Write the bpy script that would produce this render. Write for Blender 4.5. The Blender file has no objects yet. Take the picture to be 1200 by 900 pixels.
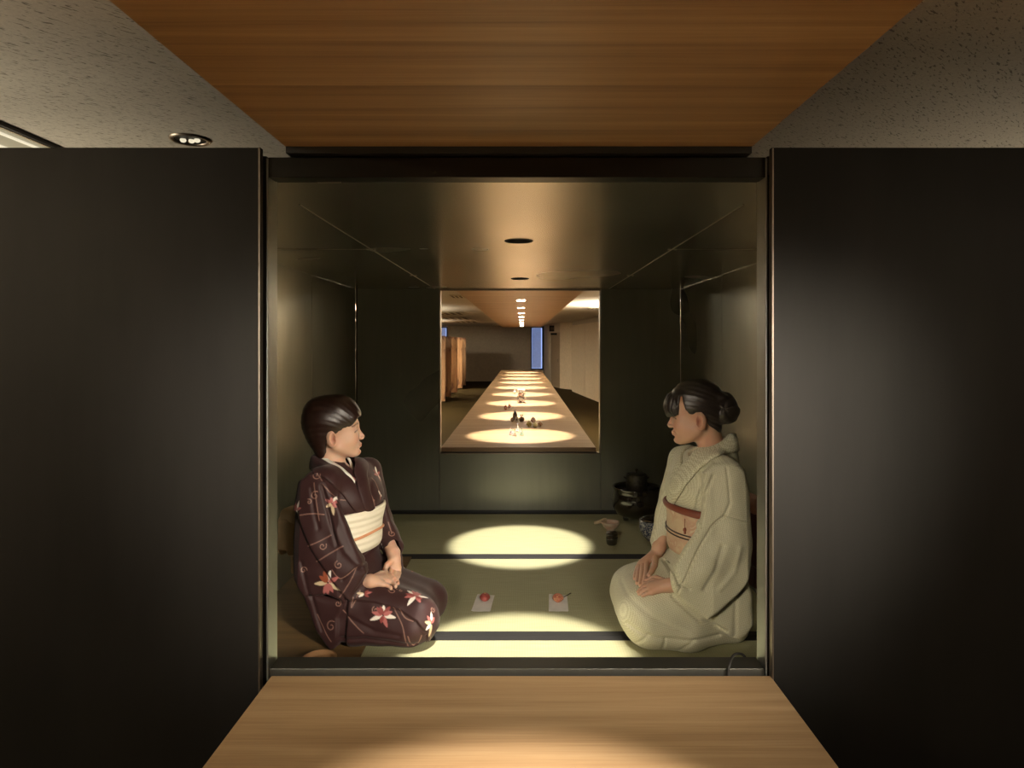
import bpy, bmesh, math, random
import numpy as np
from mathutils import Vector, Matrix

SC = bpy.context.scene
COL = SC.collection
PI = math.pi
F, CX, CY, CZ = 775.0, 612.0, 402.0, 1.1      # focal length and principal point in pixels, eye height


def W(px, py, Y):
    """world point seen at (px,py) at distance Y in front of the eye"""
    return np.array([(px - CX) * Y / F, Y, CZ - (py - CY) * Y / F])


def on(px, py, z=0.0):
    """world point on the horizontal plane z"""
    Y = (CZ - z) * F / (py - CY)
    return np.array([(px - CX) * Y / F, Y, z])


# ------------------------------------------------------------------ camera
cam = bpy.data.cameras.new('camera')
cam_o = bpy.data.objects.new('camera', cam)
COL.objects.link(cam_o)
cam_o.location = (0, 0, CZ)
cam_o.rotation_euler = (PI / 2, 0, 0)
cam.sensor_width = 36
cam.lens = 36 * F / 1200
cam.shift_x = -(CX - 600) / 1200
cam.shift_y = -(450 - CY) / 1200
cam.clip_start = 0.02
SC.camera = cam_o


# ------------------------------------------------------------------ object helpers
def prop(o, label=None, cat=None, group=None, kind=None):
    if label: o['label'] = label
    if cat: o['category'] = cat
    if group: o['group'] = group
    if kind: o['kind'] = kind
    return o


def empty(name, loc=(0, 0, 0), label=None, cat=None, group=None, rz=0):
    o = bpy.data.objects.new(name, None)
    COL.objects.link(o)
    o.location = loc
    o.rotation_euler = (0, 0, rz)
    o.empty_display_size = 0.05
    return prop(o, label, cat, group)


def link(name, me, mat=None, parent=None, smooth=False, loc=None):
    if smooth:
        me.polygons.foreach_set('use_smooth', [True] * len(me.polygons))
    o = bpy.data.objects.new(name, me)
    COL.objects.link(o)
    if mat is not None:
        for m in (mat if isinstance(mat, (list, tuple)) else [mat]):
            me.materials.append(m)
    if parent is not None:
        o.parent = parent
    if loc is not None:
        o.location = loc
    return o


def world_child(o, parent):
    """parent o (whose mesh is in world coordinates) to an empty without moving it"""
    o.parent = parent
    M = Matrix.Translation(parent.location) @ parent.rotation_euler.to_matrix().to_4x4()
    o.matrix_parent_inverse = M.inverted()
    return o


class B:
    """collects primitives, builds ONE mesh"""
    def __init__(self):
        self.bm = bmesh.new()

    def box(self, x0, x1, y0, y1, z0, z1, bev=0.0):
        r = bmesh.ops.create_cube(self.bm, size=1)
        vs = r['verts']
        for v in vs:
            v.co = Vector(((x0 + x1) / 2 + v.co.x * (x1 - x0), (y0 + y1) / 2 + v.co.y * (y1 - y0), (z0 + z1) / 2 + v.co.z * (z1 - z0)))
        if bev > 0:
            es = list({e for v in vs for e in v.link_edges})
            bmesh.ops.bevel(self.bm, geom=es, offset=bev, segments=2, affect='EDGES', profile=0.5)
        return self

    def prism(self, pts, z0, z1):
        """pts: xy outline"""
        n = len(pts)
        a = [self.bm.verts.new((p[0], p[1], z0)) for p in pts]
        b = [self.bm.verts.new((p[0], p[1], z1)) for p in pts]
        self.bm.faces.new(a[::-1]); self.bm.faces.new(b)
        for i in range(n):
            self.bm.faces.new((a[i], a[(i + 1) % n], b[(i + 1) % n], b[i]))
        return self

    def lathe(self, prof, seg=40, c=(0, 0, 0), cap=False):
        rings = []
        for r, z in prof:
            rings.append([self.bm.verts.new((c[0] + r * math.cos(2 * PI * i / seg), c[1] + r * math.sin(2 * PI * i / seg), c[2] + z)) for i in range(seg)])
        for a, b in zip(rings, rings[1:]):
            for i in range(seg):
                self.bm.faces.new((a[i], a[(i + 1) % seg], b[(i + 1) % seg], b[i]))
        if cap:
            self.bm.faces.new(rings[0][::-1]); self.bm.faces.new(rings[-1])
        return self

    def tube(self, pts, r, seg=10, flat=None, cap=True):
        pts = [Vector(p) for p in pts]
        n = len(pts)
        rr = r if isinstance(r, (list, tuple)) else [r] * n
        up = Vector((0, 0, 1))
        rings = []
        prevN = None
        for i, p in enumerate(pts):
            t = (pts[min(i + 1, n - 1)] - pts[max(i - 1, 0)]).normalized()
            if prevN is None:
                a = up if abs(t.z) < .9 else Vector((1, 0, 0))
                N = (a - t * a.dot(t)).normalized()
            else:
                N = (prevN - t * prevN.dot(t)).normalized()
            prevN = N
            Bn = t.cross(N)
            fl = 1 if flat is None else flat
            rings.append([self.bm.verts.new(p + N * math.cos(2 * PI * k / seg) * rr[i] * fl + Bn * math.sin(2 * PI * k / seg) * rr[i]) for k in range(seg)])
        for a, b in zip(rings, rings[1:]):
            for k in range(seg):
                self.bm.faces.new((a[k], a[(k + 1) % seg], b[(k + 1) % seg], b[k]))
        if cap:
            self.bm.faces.new(rings[0][::-1]); self.bm.faces.new(rings[-1])
        return self

    def sphere(self, c, r, sub=3, sc=(1, 1, 1)):
        x = bmesh.ops.create_icosphere(self.bm, subdivisions=sub, radius=r)
        for v in x['verts']:
            v.co = Vector((c[0] + v.co.x * sc[0], c[1] + v.co.y * sc[1], c[2] + v.co.z * sc[2]))
        return self

    def build(self, name, mat, parent=None, smooth=False, loc=None, autos=False):
        bmesh.ops.recalc_face_normals(self.bm, faces=self.bm.faces[:])
        me = bpy.data.meshes.new(name)
        self.bm.to_mesh(me)
        self.bm.free()
        o = link(name, me, mat, parent, smooth or autos, loc)
        if autos:
            me.set_sharp_from_angle(angle=math.radians(35))
        return o


def bez(pts, n=8):
    """Catmull-Rom through the points"""
    P = [np.array(p, float) for p in pts]
    out = []
    for i in range(len(P) - 1):
        p0, p1, p2, p3 = P[max(i - 1, 0)], P[i], P[i + 1], P[min(i + 2, len(P) - 1)]
        for k in range(n):
            t = k / n
            out.append(.5 * ((2 * p1) + (-p0 + p2) * t + (2 * p0 - 5 * p1 + 4 * p2 - p3) * t * t + (-p0 + 3 * p1 - 3 * p2 + p3) * t ** 3))
    out.append(P[-1])
    return np.array(out)


# ------------------------------------------------------------------ materials
def srgb(r, g, b):
    f = lambda c: (c / 255 / 12.92) if c / 255 <= .04045 else (((c / 255) + .055) / 1.055) ** 2.4
    return (f(r), f(g), f(b), 1)


class NT:
    def __init__(self, name):
        self.m = bpy.data.materials.new(name)
        self.m.use_nodes = True
        self.t = self.m.node_tree
        self.p = self.t.nodes['Principled BSDF']

    def n(self, typ, **kw):
        nd = self.t.nodes.new(typ)
        for k, v in kw.items():
            if k.startswith('i_'):
                key = k[2:]
                nd.inputs[int(key) if key.isdigit() else key.replace('_', ' ')].default_value = v
            else:
                setattr(nd, k, v)
        return nd

    def l(self, a, b):
        self.t.links.new(a, b)

    def s(self, **kw):
        for k, v in kw.items():
            self.p.inputs[k.replace('_', ' ')].default_value = v
        return self

    def coords(self, scale=(1, 1, 1), rot=(0, 0, 0)):
        tc = self.n('ShaderNodeTexCoord')
        mp = self.n('ShaderNodeMapping')
        mp.inputs['Scale'].default_value = scale
        mp.inputs['Rotation'].default_value = rot
        self.l(tc.outputs['Object'], mp.inputs[0])
        return mp.outputs[0]

    def ramp(self, fac, stops):
        r = self.n('ShaderNodeValToRGB')
        e = r.color_ramp.elements
        while len(e) < len(stops): e.new(.5)
        for i, (p, c) in enumerate(stops):
            e[i].position = p
            e[i].color = c if len(c) == 4 else (*c, 1)
        self.l(fac, r.inputs[0])
        return r.outputs[0]

    def noise(self, vec, scale, detail=3, rough=.5, dist=0):
        x = self.n('ShaderNodeTexNoise')
        x.inputs['Scale'].default_value = scale
        x.inputs['Detail'].default_value = detail
        x.inputs['Roughness'].default_value = rough
        x.inputs['Distortion'].default_value = dist
        if vec is not None: self.l(vec, x.inputs['Vector'])
        return x.outputs['Fac']

    def bump(self, h, strength=.2, dist=.01):
        b = self.n('ShaderNodeBump')
        b.inputs['Strength'].default_value = strength
        b.inputs['Distance'].default_value = dist
        self.l(h, b.inputs['Height'])
        self.l(b.outputs[0], self.p.inputs['Normal'])

    def mix(self, fac, a, b, mode='MIX'):
        m = self.n('ShaderNodeMix', data_type='RGBA', blend_type=mode)
        for s, v in ((0, fac), (6, a), (7, b)):
            if isinstance(v, (int, float)): m.inputs[s].default_value = v
            elif isinstance(v, tuple): m.inputs[s].default_value = v
            else: self.l(v, m.inputs[s])
        return m.outputs[2]


def simple(name, col, rough=.5, metal=0, **kw):
    t = NT(name).s(Base_Color=col, Roughness=rough, Metallic=metal, **kw)
    v = t.coords()
    c = t.ramp(t.noise(v, 14, 3), [(0.3, tuple(x * .9 for x in col[:3])), (0.7, tuple(min(1, x * 1.06) for x in col[:3]))])
    t.l(c, t.p.inputs['Base Color'])
    return t.m


def steel(name, lo, hi, r0, r1, aniso=0.0, streak=(1.2, 1.2, 14), metal=.93, bump=.008):
    t = NT(name).s(Metallic=metal)
    n = t.noise(t.coords((1, 1, 1)), 1.3, 2, .45)
    st = t.noise(t.coords(streak), 3.0, 4, .6)
    mx = t.mix(.4, n, st)
    t.l(t.ramp(mx, [(.3, lo), (.7, hi)]), t.p.inputs['Base Color'])
    rr = t.n('ShaderNodeMapRange'); rr.inputs[1].default_value = .3; rr.inputs[2].default_value = .7
    rr.inputs[3].default_value = r0; rr.inputs[4].default_value = r1
    t.l(n, rr.inputs[0]); t.l(rr.outputs[0], t.p.inputs['Roughness'])
    if bump: t.bump(t.noise(t.coords(streak), 2.0, 1, .4), bump, .002)
    return t.m


M = {}
M['steel_wall'] = steel('blackened_steel_wall', (.19, .19, .155), (.24, .24, .20), .27, .33, streak=(9, 9, .7), bump=0)
M['steel_back'] = steel('blackened_steel_back_wall', (.17, .17, .14), (.22, .22, .182), .27, .34, streak=(9, 9, .7), bump=0, metal=.6)
M['steel_ceiling'] = steel('blackened_steel_ceiling', (.36, .35, .29), (.44, .425, .36), .22, .28, streak=(.6, 14, 1), bump=0)
M['steel_door'] = steel('black_steel_door', (.021, .020, .019), (.034, .032, .030), .50, .60, streak=(3, 3, .5), metal=.99)
M['steel_frame'] = steel('steel_frame', (.022, .020, .017), (.036, .033, .028), .30, .42, streak=(1, 1, 1))
M['steel_sill'] = steel('steel_sill', (.07, .07, .062), (.11, .108, .095), .4, .5, streak=(1, 1, 1))
M['steel_jamb'] = steel('steel_jamb', (.30, .32, .31), (.42, .44, .42), .34, .46, streak=(6, 6, .8))
M['steel_dark'] = steel('steel_dark', (.03, .028, .026), (.05, .047, .044), .45, .6)
M['steel_edge'] = simple('bright_steel_edge', (.26, .22, .18, 1), .35, 1.0)
M['seam'] = simple('seam_gleam', (.45, .41, .34, 1), .35, 1.0)
M['black'] = simple('matt_black', (.012, .011, .01, 1), .6)


def wood(name, a, b, c, sx=.35, sy=9, rough=.42, plank=.2, off=0.0, lit=1.0):
    """straight horizontal grain running along x, boards stepping along y"""
    t = NT(name).s(Roughness=rough)
    tc = t.n('ShaderNodeTexCoord')
    sep = t.n('ShaderNodeSeparateXYZ'); t.l(tc.outputs['Object'], sep.inputs[0])
    # board index
    d = t.n('ShaderNodeMath', operation='DIVIDE'); t.l(sep.outputs[1], d.inputs[0]); d.inputs[1].default_value = plank
    fl = t.n('ShaderNodeMath', operation='FLOOR'); t.l(d.outputs[0], fl.inputs[0])
    wn = t.n('ShaderNodeTexWhiteNoise', noise_dimensions='1D'); t.l(fl.outputs[0], wn.inputs['W'])
    # offset grain per board
    ofs = t.n('ShaderNodeMath', operation='MULTIPLY'); t.l(wn.outputs['Value'], ofs.inputs[0]); ofs.inputs[1].default_value = 13.7
    cmb = t.n('ShaderNodeCombineXYZ')
    mx = t.n('ShaderNodeMath', operation='MULTIPLY'); t.l(sep.outputs[0], mx.inputs[0]); mx.inputs[1].default_value = sx
    ad = t.n('ShaderNodeMath', operation='ADD'); t.l(mx.outputs[0], ad.inputs[0]); t.l(ofs.outputs[0], ad.inputs[1])
    my = t.n('ShaderNodeMath', operation='MULTIPLY'); t.l(sep.outputs[1], my.inputs[0]); my.inputs[1].default_value = sy
    t.l(ad.outputs[0], cmb.inputs[0]); t.l(my.outputs[0], cmb.inputs[1]); t.l(sep.outputs[2], cmb.inputs[2])
    g1 = t.noise(cmb.outputs[0], 2.2, 5, .6, .25)
    fine = t.n('ShaderNodeVectorMath', operation='MULTIPLY'); t.l(cmb.outputs[0], fine.inputs[0]); fine.inputs[1].default_value = (2.5, 6, 1)
    g2 = t.noise(fine.outputs[0], 5, 4, .65)
    col = t.ramp(g1, [(.28, a), (.5, b), (.74, c)])
    col2 = t.ramp(g2, [(.3, (.78, .74, .70)), (.62, (1, 1, 1))])
    x = t.mix(.75, col, col2, 'MULTIPLY')
    tone = t.ramp(wn.outputs['Value'], [(0, (.88, .86, .84)), (1, (1, 1, 1))])
    x = t.mix(1.0, x, tone, 'MULTIPLY')
    t.l(x, t.p.inputs['Base Color'])
    t.bump(g2, .12, .002)
    return t.m


M['table_wood'] = wood('chestnut_table_wood', (.25, .148, .070), (.35, .225, .115), (.47, .325, .185), rough=.48)
M['soffit_wood'] = wood('red_cedar_panel_wood', (.21, .113, .044), (.35, .205, .088), (.49, .31, .145), rough=.42, plank=.13, sy=15)
M['floor_wood'] = wood('dark_floor_wood', (.13, .075, .028), (.20, .12, .048), (.27, .165, .07), sx=.4, sy=8, plank=.3)

# tatami: fine ribs running across the mat
t = NT('tatami_reed').s(Roughness=.62)
wv = t.n('ShaderNodeTexWave', wave_type='BANDS', bands_direction='X')
wv.inputs['Scale'].default_value = 33; wv.inputs['Distortion'].default_value = .3
t.l(t.coords(), wv.inputs['Vector'])
wv2 = t.n('ShaderNodeTexWave', wave_type='BANDS', bands_direction='Y')
wv2.inputs['Scale'].default_value = 160
t.l(t.coords(), wv2.inputs['Vector'])
c1 = t.ramp(t.noise(t.coords((1.2, 30, 1)), 6, 4, .6), [(.3, (.37, .355, .20)), (.7, (.47, .455, .275))])
c2 = t.mix(.25, c1, t.ramp(wv.outputs['Fac'], [(0, (.72, .72, .6)), (.4, (1, 1, 1))]), 'MULTIPLY')
t.l(c2, t.p.inputs['Base Color'])
t.bump(wv2.outputs['Fac'], .25, .002)
M['tatami'] = t.m
M['heri'] = simple('black_tatami_border', (.012, .011, .010, 1), .8)

# acoustic ceiling board with elongated flecks
t = NT('rock_wool_ceiling_board').s(Roughness=.9)
v = t.coords((1, 1, 1), (0, 0, -.75))
mp = t.n('ShaderNodeMapping'); mp.inputs['Scale'].default_value = (30, 130, 20); t.l(v, mp.inputs[0])
fl = t.noise(mp.outputs[0], 1.3, 2, .5, .6)
fine = t.noise(t.coords(), 120, 3, .6)
flm = t.ramp(fl, [(.345, (.2, .2, .2)), (.40, (1, 1, 1))])
t.l(t.mix(flm, (.10, .085, .065, 1), t.ramp(fine, [(.3, (.46, .42, .36)), (.7, (.55, .505, .43))])), t.p.inputs['Base Color'])
t.bump(flm, .5, .004)
M['ceiling_board'] = t.m
M['hall_paint'] = simple('hall_wall_paint', (.46, .40, .33, 1), .8)
M['hall_closet'] = simple('closet_paint', (.62, .52, .39, 1), .6)
M['hall_door'] = simple('brown_door', (.30, .23, .16, 1), .5)
t = NT('brown_carpet').s(Roughness=.95)
t.p.inputs['Specular IOR Level'].default_value = .05
t.l(t.ramp(t.noise(t.coords(), 60, 3), [(.3, (.034, .023, .008)), (.7, (.052, .036, .014))]), t.p.inputs['Base Color'])
M['carpet'] = t.m


def emit(name, col, st):
    t = NT(name)
    t.s(Base_Color=(.3, .28, .22, 1), Emission_Color=col, Emission_Strength=st)
    return t.m


M['lamp_lens'] = emit('lamp_lens', (1, .9, .72, 1), 30)
M['faint_glow'] = emit('faint_glow', (1, .90, .66, 1), .17)
M['reflector_glow'] = emit('reflector_glow', (1, .92, .62, 1), .02)
M['lamp_dim'] = emit('lamp_dim', (1, .86, .66, 1), 3.0)
M['lacquer'] = simple('black_lacquer', (.02, .014, .008, 1), .12, Coat_Weight=1.0)
# ================================================================== SETTING
ZF, ZC = -.55, 1.84                         # hall floor and ceiling
XL, XR, YB, YF, ZT = -1.085, 1.03, 4.306, 1.433, 1.1 + .352   # tea room inside faces


def struct(name, b, mat, **kw):
    return prop(b.build(name, mat, **kw), kind='structure')


def holes(o, pts, r, depth, z):
    """bore round recesses upwards into a slab from its underside"""
    b = B()
    for (x, y) in pts:
        b.lathe([(0.0001, z - .02), (r, z - .02), (r, z + depth), (.0001, z + depth)], 40, (x, y, 0))
    c = b.build('cutter', None)
    md = o.modifiers.new('b', 'BOOLEAN'); md.object = c; md.operation = 'DIFFERENCE'; md.solver = 'EXACT'
    dg = bpy.context.evaluated_depsgraph_get()
    me = bpy.data.meshes.new_from_object(o.evaluated_get(dg))
    o.modifiers.clear()
    o.data = me
    bpy.data.objects.remove(c)


# hall shell: floor, ceiling, walls (corner points read off the floor line)
struct('floor', B().box(-6.2, 4.2, -3.2, 28.6, ZF - .1, ZF), M['carpet'])
struct('ceiling', B().box(-6.2, 4.2, -3.2, 28.6, ZC, ZC + .1), M['ceiling_board'])
struct('wall_left', B().box(-6.2, -6.0, -3.2, 28.6, ZF, ZC), M['hall_paint'])
struct('wall_behind', B().box(-6.0, 4.1, -3.2, -3.0, ZF, ZC), M['hall_paint'])
# far wall with two window openings
b = B()
wx = [(-3.75, -3.2), (.36, .90)]
wz = (-.04, 1.80)
xs = [-6.0, -3.75, -3.2, .36, .90, 1.03]
b.box(-6, -3.75, 28.4, 28.6, ZF, ZC).box(-3.2, .36, 28.4, 28.6, ZF, ZC).box(.90, 1.2, 28.4, 28.6, ZF, ZC)
for x0, x1 in wx:
    b.box(x0, x1, 28.4, 28.6, ZF, wz[0]).box(x0, x1, 28.4, 28.6, wz[1], ZC)
struct('wall_far', b, M['hall_paint'])
sky_m = emit('dusk_glass', (.30, .42, .85, 1), .30)
slat_m = simple('blue_grey_blind', (.5, .52, .6, 1), .5)
frame_m = simple('dark_window_frame', (.05, .05, .06, 1), .4, .6)
for i, (x0, x1) in enumerate(wx):
    fr = B().box(x0, x0 + .05, 28.33, 28.45, wz[0], wz[1]).box(x1 - .05, x1, 28.33, 28.45, wz[0], wz[1]) \
        .box(x0, x1, 28.33, 28.45, wz[0], wz[0] + .05).box(x0, x1, 28.33, 28.45, wz[1] - .05, wz[1])
    w = struct('window_%d' % (i + 1), fr, frame_m)
    B().box(x0, x1, 28.52, 28.53, wz[0], wz[1]).build('pane', sky_m, w)
    bl = B()
    for k in range(46):
        z = wz[0] + .07 + k * .04
        if z < wz[1] - .06: bl.box(x0 + .06, x1 - .09, 28.46, 28.475, z, z + .031)
    bl.build('blind', slat_m, w)
# right-hand wall, stepping out towards the eye
RW = [(.92, 28.6), (1.03, 25.6), (1.37, 24.1), (1.75, 23.4), (1.71, 22.6), (1.93, 20.4), (2.14, 18.45), (3.70, 4.0), (3.90, -3.1)]
segs = [('wall_right', 0, 1, 'hall_paint'), ('wall_right', 1, 2, 'hall_paint'), ('wall_right', 2, 3, 'hall_closet'),
        ('wall_right', 3, 4, 'hall_closet')]


def wallseg(p, q, z0, z1, th, mat, name):
    p, q = Vector(p).to_3d(), Vector(q).to_3d()
    d = (q - p).normalized(); nrm = Vector((-d.y, d.x, 0))
    if nrm.x < 0: nrm = -nrm
    pts = [p, q, q + nrm * th, p + nrm * th]
    return struct(name, B().prism([(a.x, a.y) for a in pts], z0, z1), mat)


for nm, i, j, m in segs:
    if i == 1:
        continue
    wallseg(RW[i], RW[j], ZF, ZC, .12, M[m], nm)
# door bay between 1.03 and 1.37
wallseg((1.03, 25.6), (1.10, 25.3), ZF, ZC, .12, M['hall_paint'], 'wall_right')
wallseg((1.10, 25.3), (1.37, 24.1), 1.49, ZC, .12, M['hall_paint'], 'wall_right')
dr = wallseg((1.12, 25.3), (1.39, 24.1), ZF, 1.49, .06, M['hall_door'], 'door_1')
B().box(1.29, 1.31, 24.16, 24.22, .40, .52).build('door_handle', M['steel_edge'], dr)
B().box(1.06, 1.30, 24.55, 24.75, 1.40, 1.47).build('door_closer', M['steel_dark'], dr)
# closet panels
k = 0
P0, P1, P2 = Vector((1.71, 22.6)), Vector((1.93, 20.4)), Vector((2.14, 18.45))
pan = [(P0, P1), (P1, P2)]
q = P2
dv = (Vector((3.70, 4.0)) - P2)
for i in range(7):
    pan.append((P2 + dv * i / 7, P2 + dv * (i + 1) / 7))
for (p, q) in pan:
    e = (q - p).normalized() * .012
    wallseg(p + e, q - e, ZF, ZC - .14, .10, M['hall_closet'], 'wall_right_closet_panel')
wallseg(P0, (3.70, 4.0), ZC - .14, ZC, .12, M['hall_paint'], 'trim_1')
wallseg(Vector(P0) + Vector((.09, 0)), Vector((3.79, 4.0)), ZF, ZC, .05, M['steel_dark'], 'wall_right')
wallseg((3.70, 4.0), (3.90, -3.1), ZF, ZC, .12, M['hall_paint'], 'wall_right')

# ---- tea room box
th = .03
LP = [(-.012, .95), (-.012, 2.28), (-.012, 3.61)] + [(-.012, 4.94 + 1.325 * k) for k in range(9)]
c = struct('ceiling', B().box(XL, XR, YF + .0, YB + th, ZT, ZT + .038), M['steel_ceiling'])
holes(c, LP[1:3], .045, .034, ZT)
# pale metal strips standing in for light caught in gaps between ceiling sheets
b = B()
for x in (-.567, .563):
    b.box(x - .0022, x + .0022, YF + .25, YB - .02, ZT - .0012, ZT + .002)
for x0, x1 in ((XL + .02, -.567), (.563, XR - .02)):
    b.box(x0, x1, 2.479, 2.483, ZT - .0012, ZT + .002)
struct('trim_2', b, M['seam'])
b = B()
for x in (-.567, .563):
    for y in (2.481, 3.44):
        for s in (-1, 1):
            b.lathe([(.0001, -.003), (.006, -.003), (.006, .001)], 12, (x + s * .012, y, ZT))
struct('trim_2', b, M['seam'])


def sheetwall(name, x0, x1, y0, y1):
    struct(name, B().box(x0, x1, y0, y1, -.1, ZT, .0005), M['steel_back' if 'back' in name else 'steel_wall'])


for y0, y1 in ((YF, 2.484), (2.488, 3.41), (3.414, YB)):
    sheetwall('wall_tearoom_left', XL - th, XL, y0, y1)
    sheetwall('wall_tearoom_right', XR, XR + th, y0, y1)
struct('wall_tearoom_backing', B().box(XL - th - .01, XL - th, YF, YB, -.1, ZT).box(XR + th, XR + th + .01, YF, YB, -.1, ZT), M['black'])
OX0, OX1, OZ0 = W(515, 0, YB)[0], W(704, 0, YB)[0], W(0, 531, YB)[2]
sheetwall('wall_tearoom_back', XL + .012, OX0 - .002, YB, YB + th)
sheetwall('wall_tearoom_back', OX1 + .002, XR, YB, YB + th)
struct('wall_tearoom_back', B().box(OX0 + .001, OX1 - .001, YB + .0015, YB + th, -.1, OZ0, .0005), M['steel_back'])
struct('trim_3', B().box(XL, XL + .012, YB + .004, YB + th, 0, ZT), M['black'])
struct('wall_tearoom_back', B().box(XL, XR, YB + th, YB + th + .01, -.1, OZ0), M['black'])
# slim bright reveals round the rear opening
b = B()
b.box(OX0, OX1, YB - .002, YB + th, ZT - .011, ZT, .001)
for x0, x1 in ((OX0, OX0 + .006), (OX1 - .006, OX1)):
    b.box(x0, x1, YB - .004, YB + .06, OZ0, ZT, .001)
b.box(OX0, OX1, YB - .004, YB + .06, OZ0 - .006, OZ0, .001)
struct('window_3', b, M['steel_edge'])
struct('baseboard_back', B().box(XL, XR, YB - .012, YB, -.002, .012), M['black'])

# tatami platform, wooden strip, mats
struct('floor', B().box(XL - th, XR + th, YF - .03, YB + th, ZF, -.05), M['black'])
struct('floor', B().box(XL, -.570, YF, 3.41, -.05, -.001), M['floor_wood'])


def mat(x0, x1, y0, y1, label):
    e = empty('tatami_mat', (0, 0, 0), label, 'tatami mat', 'tatami mats on the tea room floor')
    B().box(x0, x1, y0 + .002, y1 - .002, -.05, -.0015, .002).build('woven_surface', M['tatami'], e)
    for a, b_ in ((y0 + .001, y0 + .038), (y1 - .038, y1 - .001)):
        B().box(x0, x1, a, b_, -.045, 0, .0015).build('border', M['heri'], e)


mat(XL, XR, 3.412, YB - .012, 'green tatami mat furthest back, running under the black brazier')
mat(-.568, XR, 2.487, 3.412, 'green tatami mat in the middle, carrying the two paper sheets of sweets')
mat(-.568, XR, YF + .03, 2.487, 'green tatami mat nearest the sill, mostly hidden by the steel frame')

# ---- front frame (steel box section with a reveal)
fx0, fx1 = -.5305, .508
fz0, fz1 = .42, 1.446
yf0 = 1.381
s = struct('trim_4', B().box(fx0 + .002, fx1 - .002, yf0, YF, fz0 - .026, fz0, .001), M['steel_sill'])      # sill
struct('trim_4', B().box(fx0 - .012, fx1 + .012, yf0 + .02, YF, fz0 - .12, fz0 - .028), M['black'])
struct('trim_5', B().box(fx0, fx1, yf0, YF - .012, fz1, 1.1 + .388, .001), M['steel_frame'])          # lintel
struct('trim_5', B().box(fx0, fx1, YF - .010, YF + .004, fz1 + .003, 1.1 + .388), M['black'])
struct('trim_5', B().box(fx0 + .09, fx0 + .14, YF - .014, YF - .006, fz1 - .001, fz1 + .004), M['steel_edge'])
for sx, x in ((-1, fx0), (1, fx1)):
    xo = x + sx * .004
    struct('trim_6', B().box(min(x, xo), max(x, xo), yf0, YF, fz0 - .026, fz1 + .04, .0008), M['steel_jamb'])   # jamb reveal
    a = xo + sx * .001; c2 = xo + sx * .009
    struct('trim_6', B().box(min(a, c2), max(a, c2), yf0 + .004, YF, fz0 - .2, fz1 + .045), M['steel_dark'])
    a = c2; c2 = a + sx * .004
    struct('trim_6', B().box(min(a, c2), max(a, c2), yf0 - .012, YF, fz0 - .2, fz1 + .045, .0008), M['steel_edge'])
    # solid wall of the box beyond the jamb
    a = c2; c2 = (XL - th) if sx < 0 else (XR + th)
    struct('wall_tearoom_front', B().box(min(a, c2), max(a, c2), 1.40, YF, ZF, ZT + .02), M['steel_dark'])
struct('wall_tearoom_front', B().box(fx0 - .02, fx1 + .02, 1.405, YF, ZF, fz0 - .12), M['black'])
struct('wall_tearoom_roof', B().box(XL - th, XR + th, YF, YB + th, ZT + .038, ZT + .042), M['black'])
struct('wall_tearoom_front', B().box(XL - th, XR + th, YF - .004, YF - .0005, fz1 + .003, ZT + .042), M['black'])
# big sliding doors left and right, top just under the soffit height
dz = 1.1 + .402
for sx, x in ((-1, -.5395), (1, .514)):
    x2 = x + sx * 2.0
    d = struct('door_2' if sx < 0 else 'door_3', B().box(min(x, x2), max(x, x2), 1.36, 1.374, ZF + .01, dz, .0008), M['steel_door'])
    e = x + sx * .0028
    B().box(min(x - sx * .0004, e), max(x - sx * .0004, e), 1.3588, 1.3752, ZF + .01, dz + .0004).build('door_edge', M['steel_edge'], d)
    xa, xb = x + sx * .004, x + sx * .012
    struct('trim_7', B().box(min(x, x2), max(x, x2), 1.376, 1.386, dz - .05, dz - .02), M['black'])

# ---- long tables, near and far
TZ = .41


def table(y0, y1, x0, x1, label, legs):
    e = empty('long_table', (0, 0, 0), label, 'table')
    B().box(x0, x1, y0, y1, TZ - .03, TZ, .002).build('tabletop', M['table_wood'], e)
    B().box(x0 + .06, x1 - .06, y0 + .06, y1 - .06, TZ - .09, TZ - .031).build('apron', M['steel_dark'], e)
    for ly in legs:
        for lx in (x0 + .08, x1 - .08):
            B().box(lx - .03, lx + .03, ly - .03, ly + .03, ZF, TZ - .0305, .003).build('leg', M['steel_dark'], e)


table(-1.6, 1.372, W(318, 0, 1.372)[0], W(903, 0, 1.372)[0], 'pale chestnut table top in the foreground below the steel sill', (-1.45, 1.2))
table(4.372, 16.9, W(516.5, 0, 4.36)[0], W(698.6, 0, 4.36)[0], 'very long chestnut table running away behind the rear opening', (4.6, 8.6, 12.6, 16.7))

# ---- wooden soffits over both tables
SZ = 1.1 + .405
s1 = struct('ceiling_wood_panel', B().box(-.488, .474, -1.6, 1.362, SZ, SZ + .05), M['soffit_wood'])
holes(s1, [(-.012, -.62), (-.012, .72)], .045, .045, SZ)
s2 = struct('ceiling_wood_panel', B().box(-.51, .48, 4.40, 17.0, SZ, SZ + .05), M['soffit_wood'])
holes(s2, LP[3:], .045, .012, SZ)
struct('ceiling_bulkhead', B().box(-.488, .474, -1.6, 1.362, SZ + .05, ZC), M['steel_dark'])
struct('ceiling_bulkhead', B().box(-.51, .48, 4.40, 17.0, SZ + .05, ZC), M['hall_paint'])
# black block standing in for the shaded gap above the lintel
struct('trim_8', B().box(-.488, .474, 1.365, 1.46, 1.492, SZ + .10), M['black'])


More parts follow.
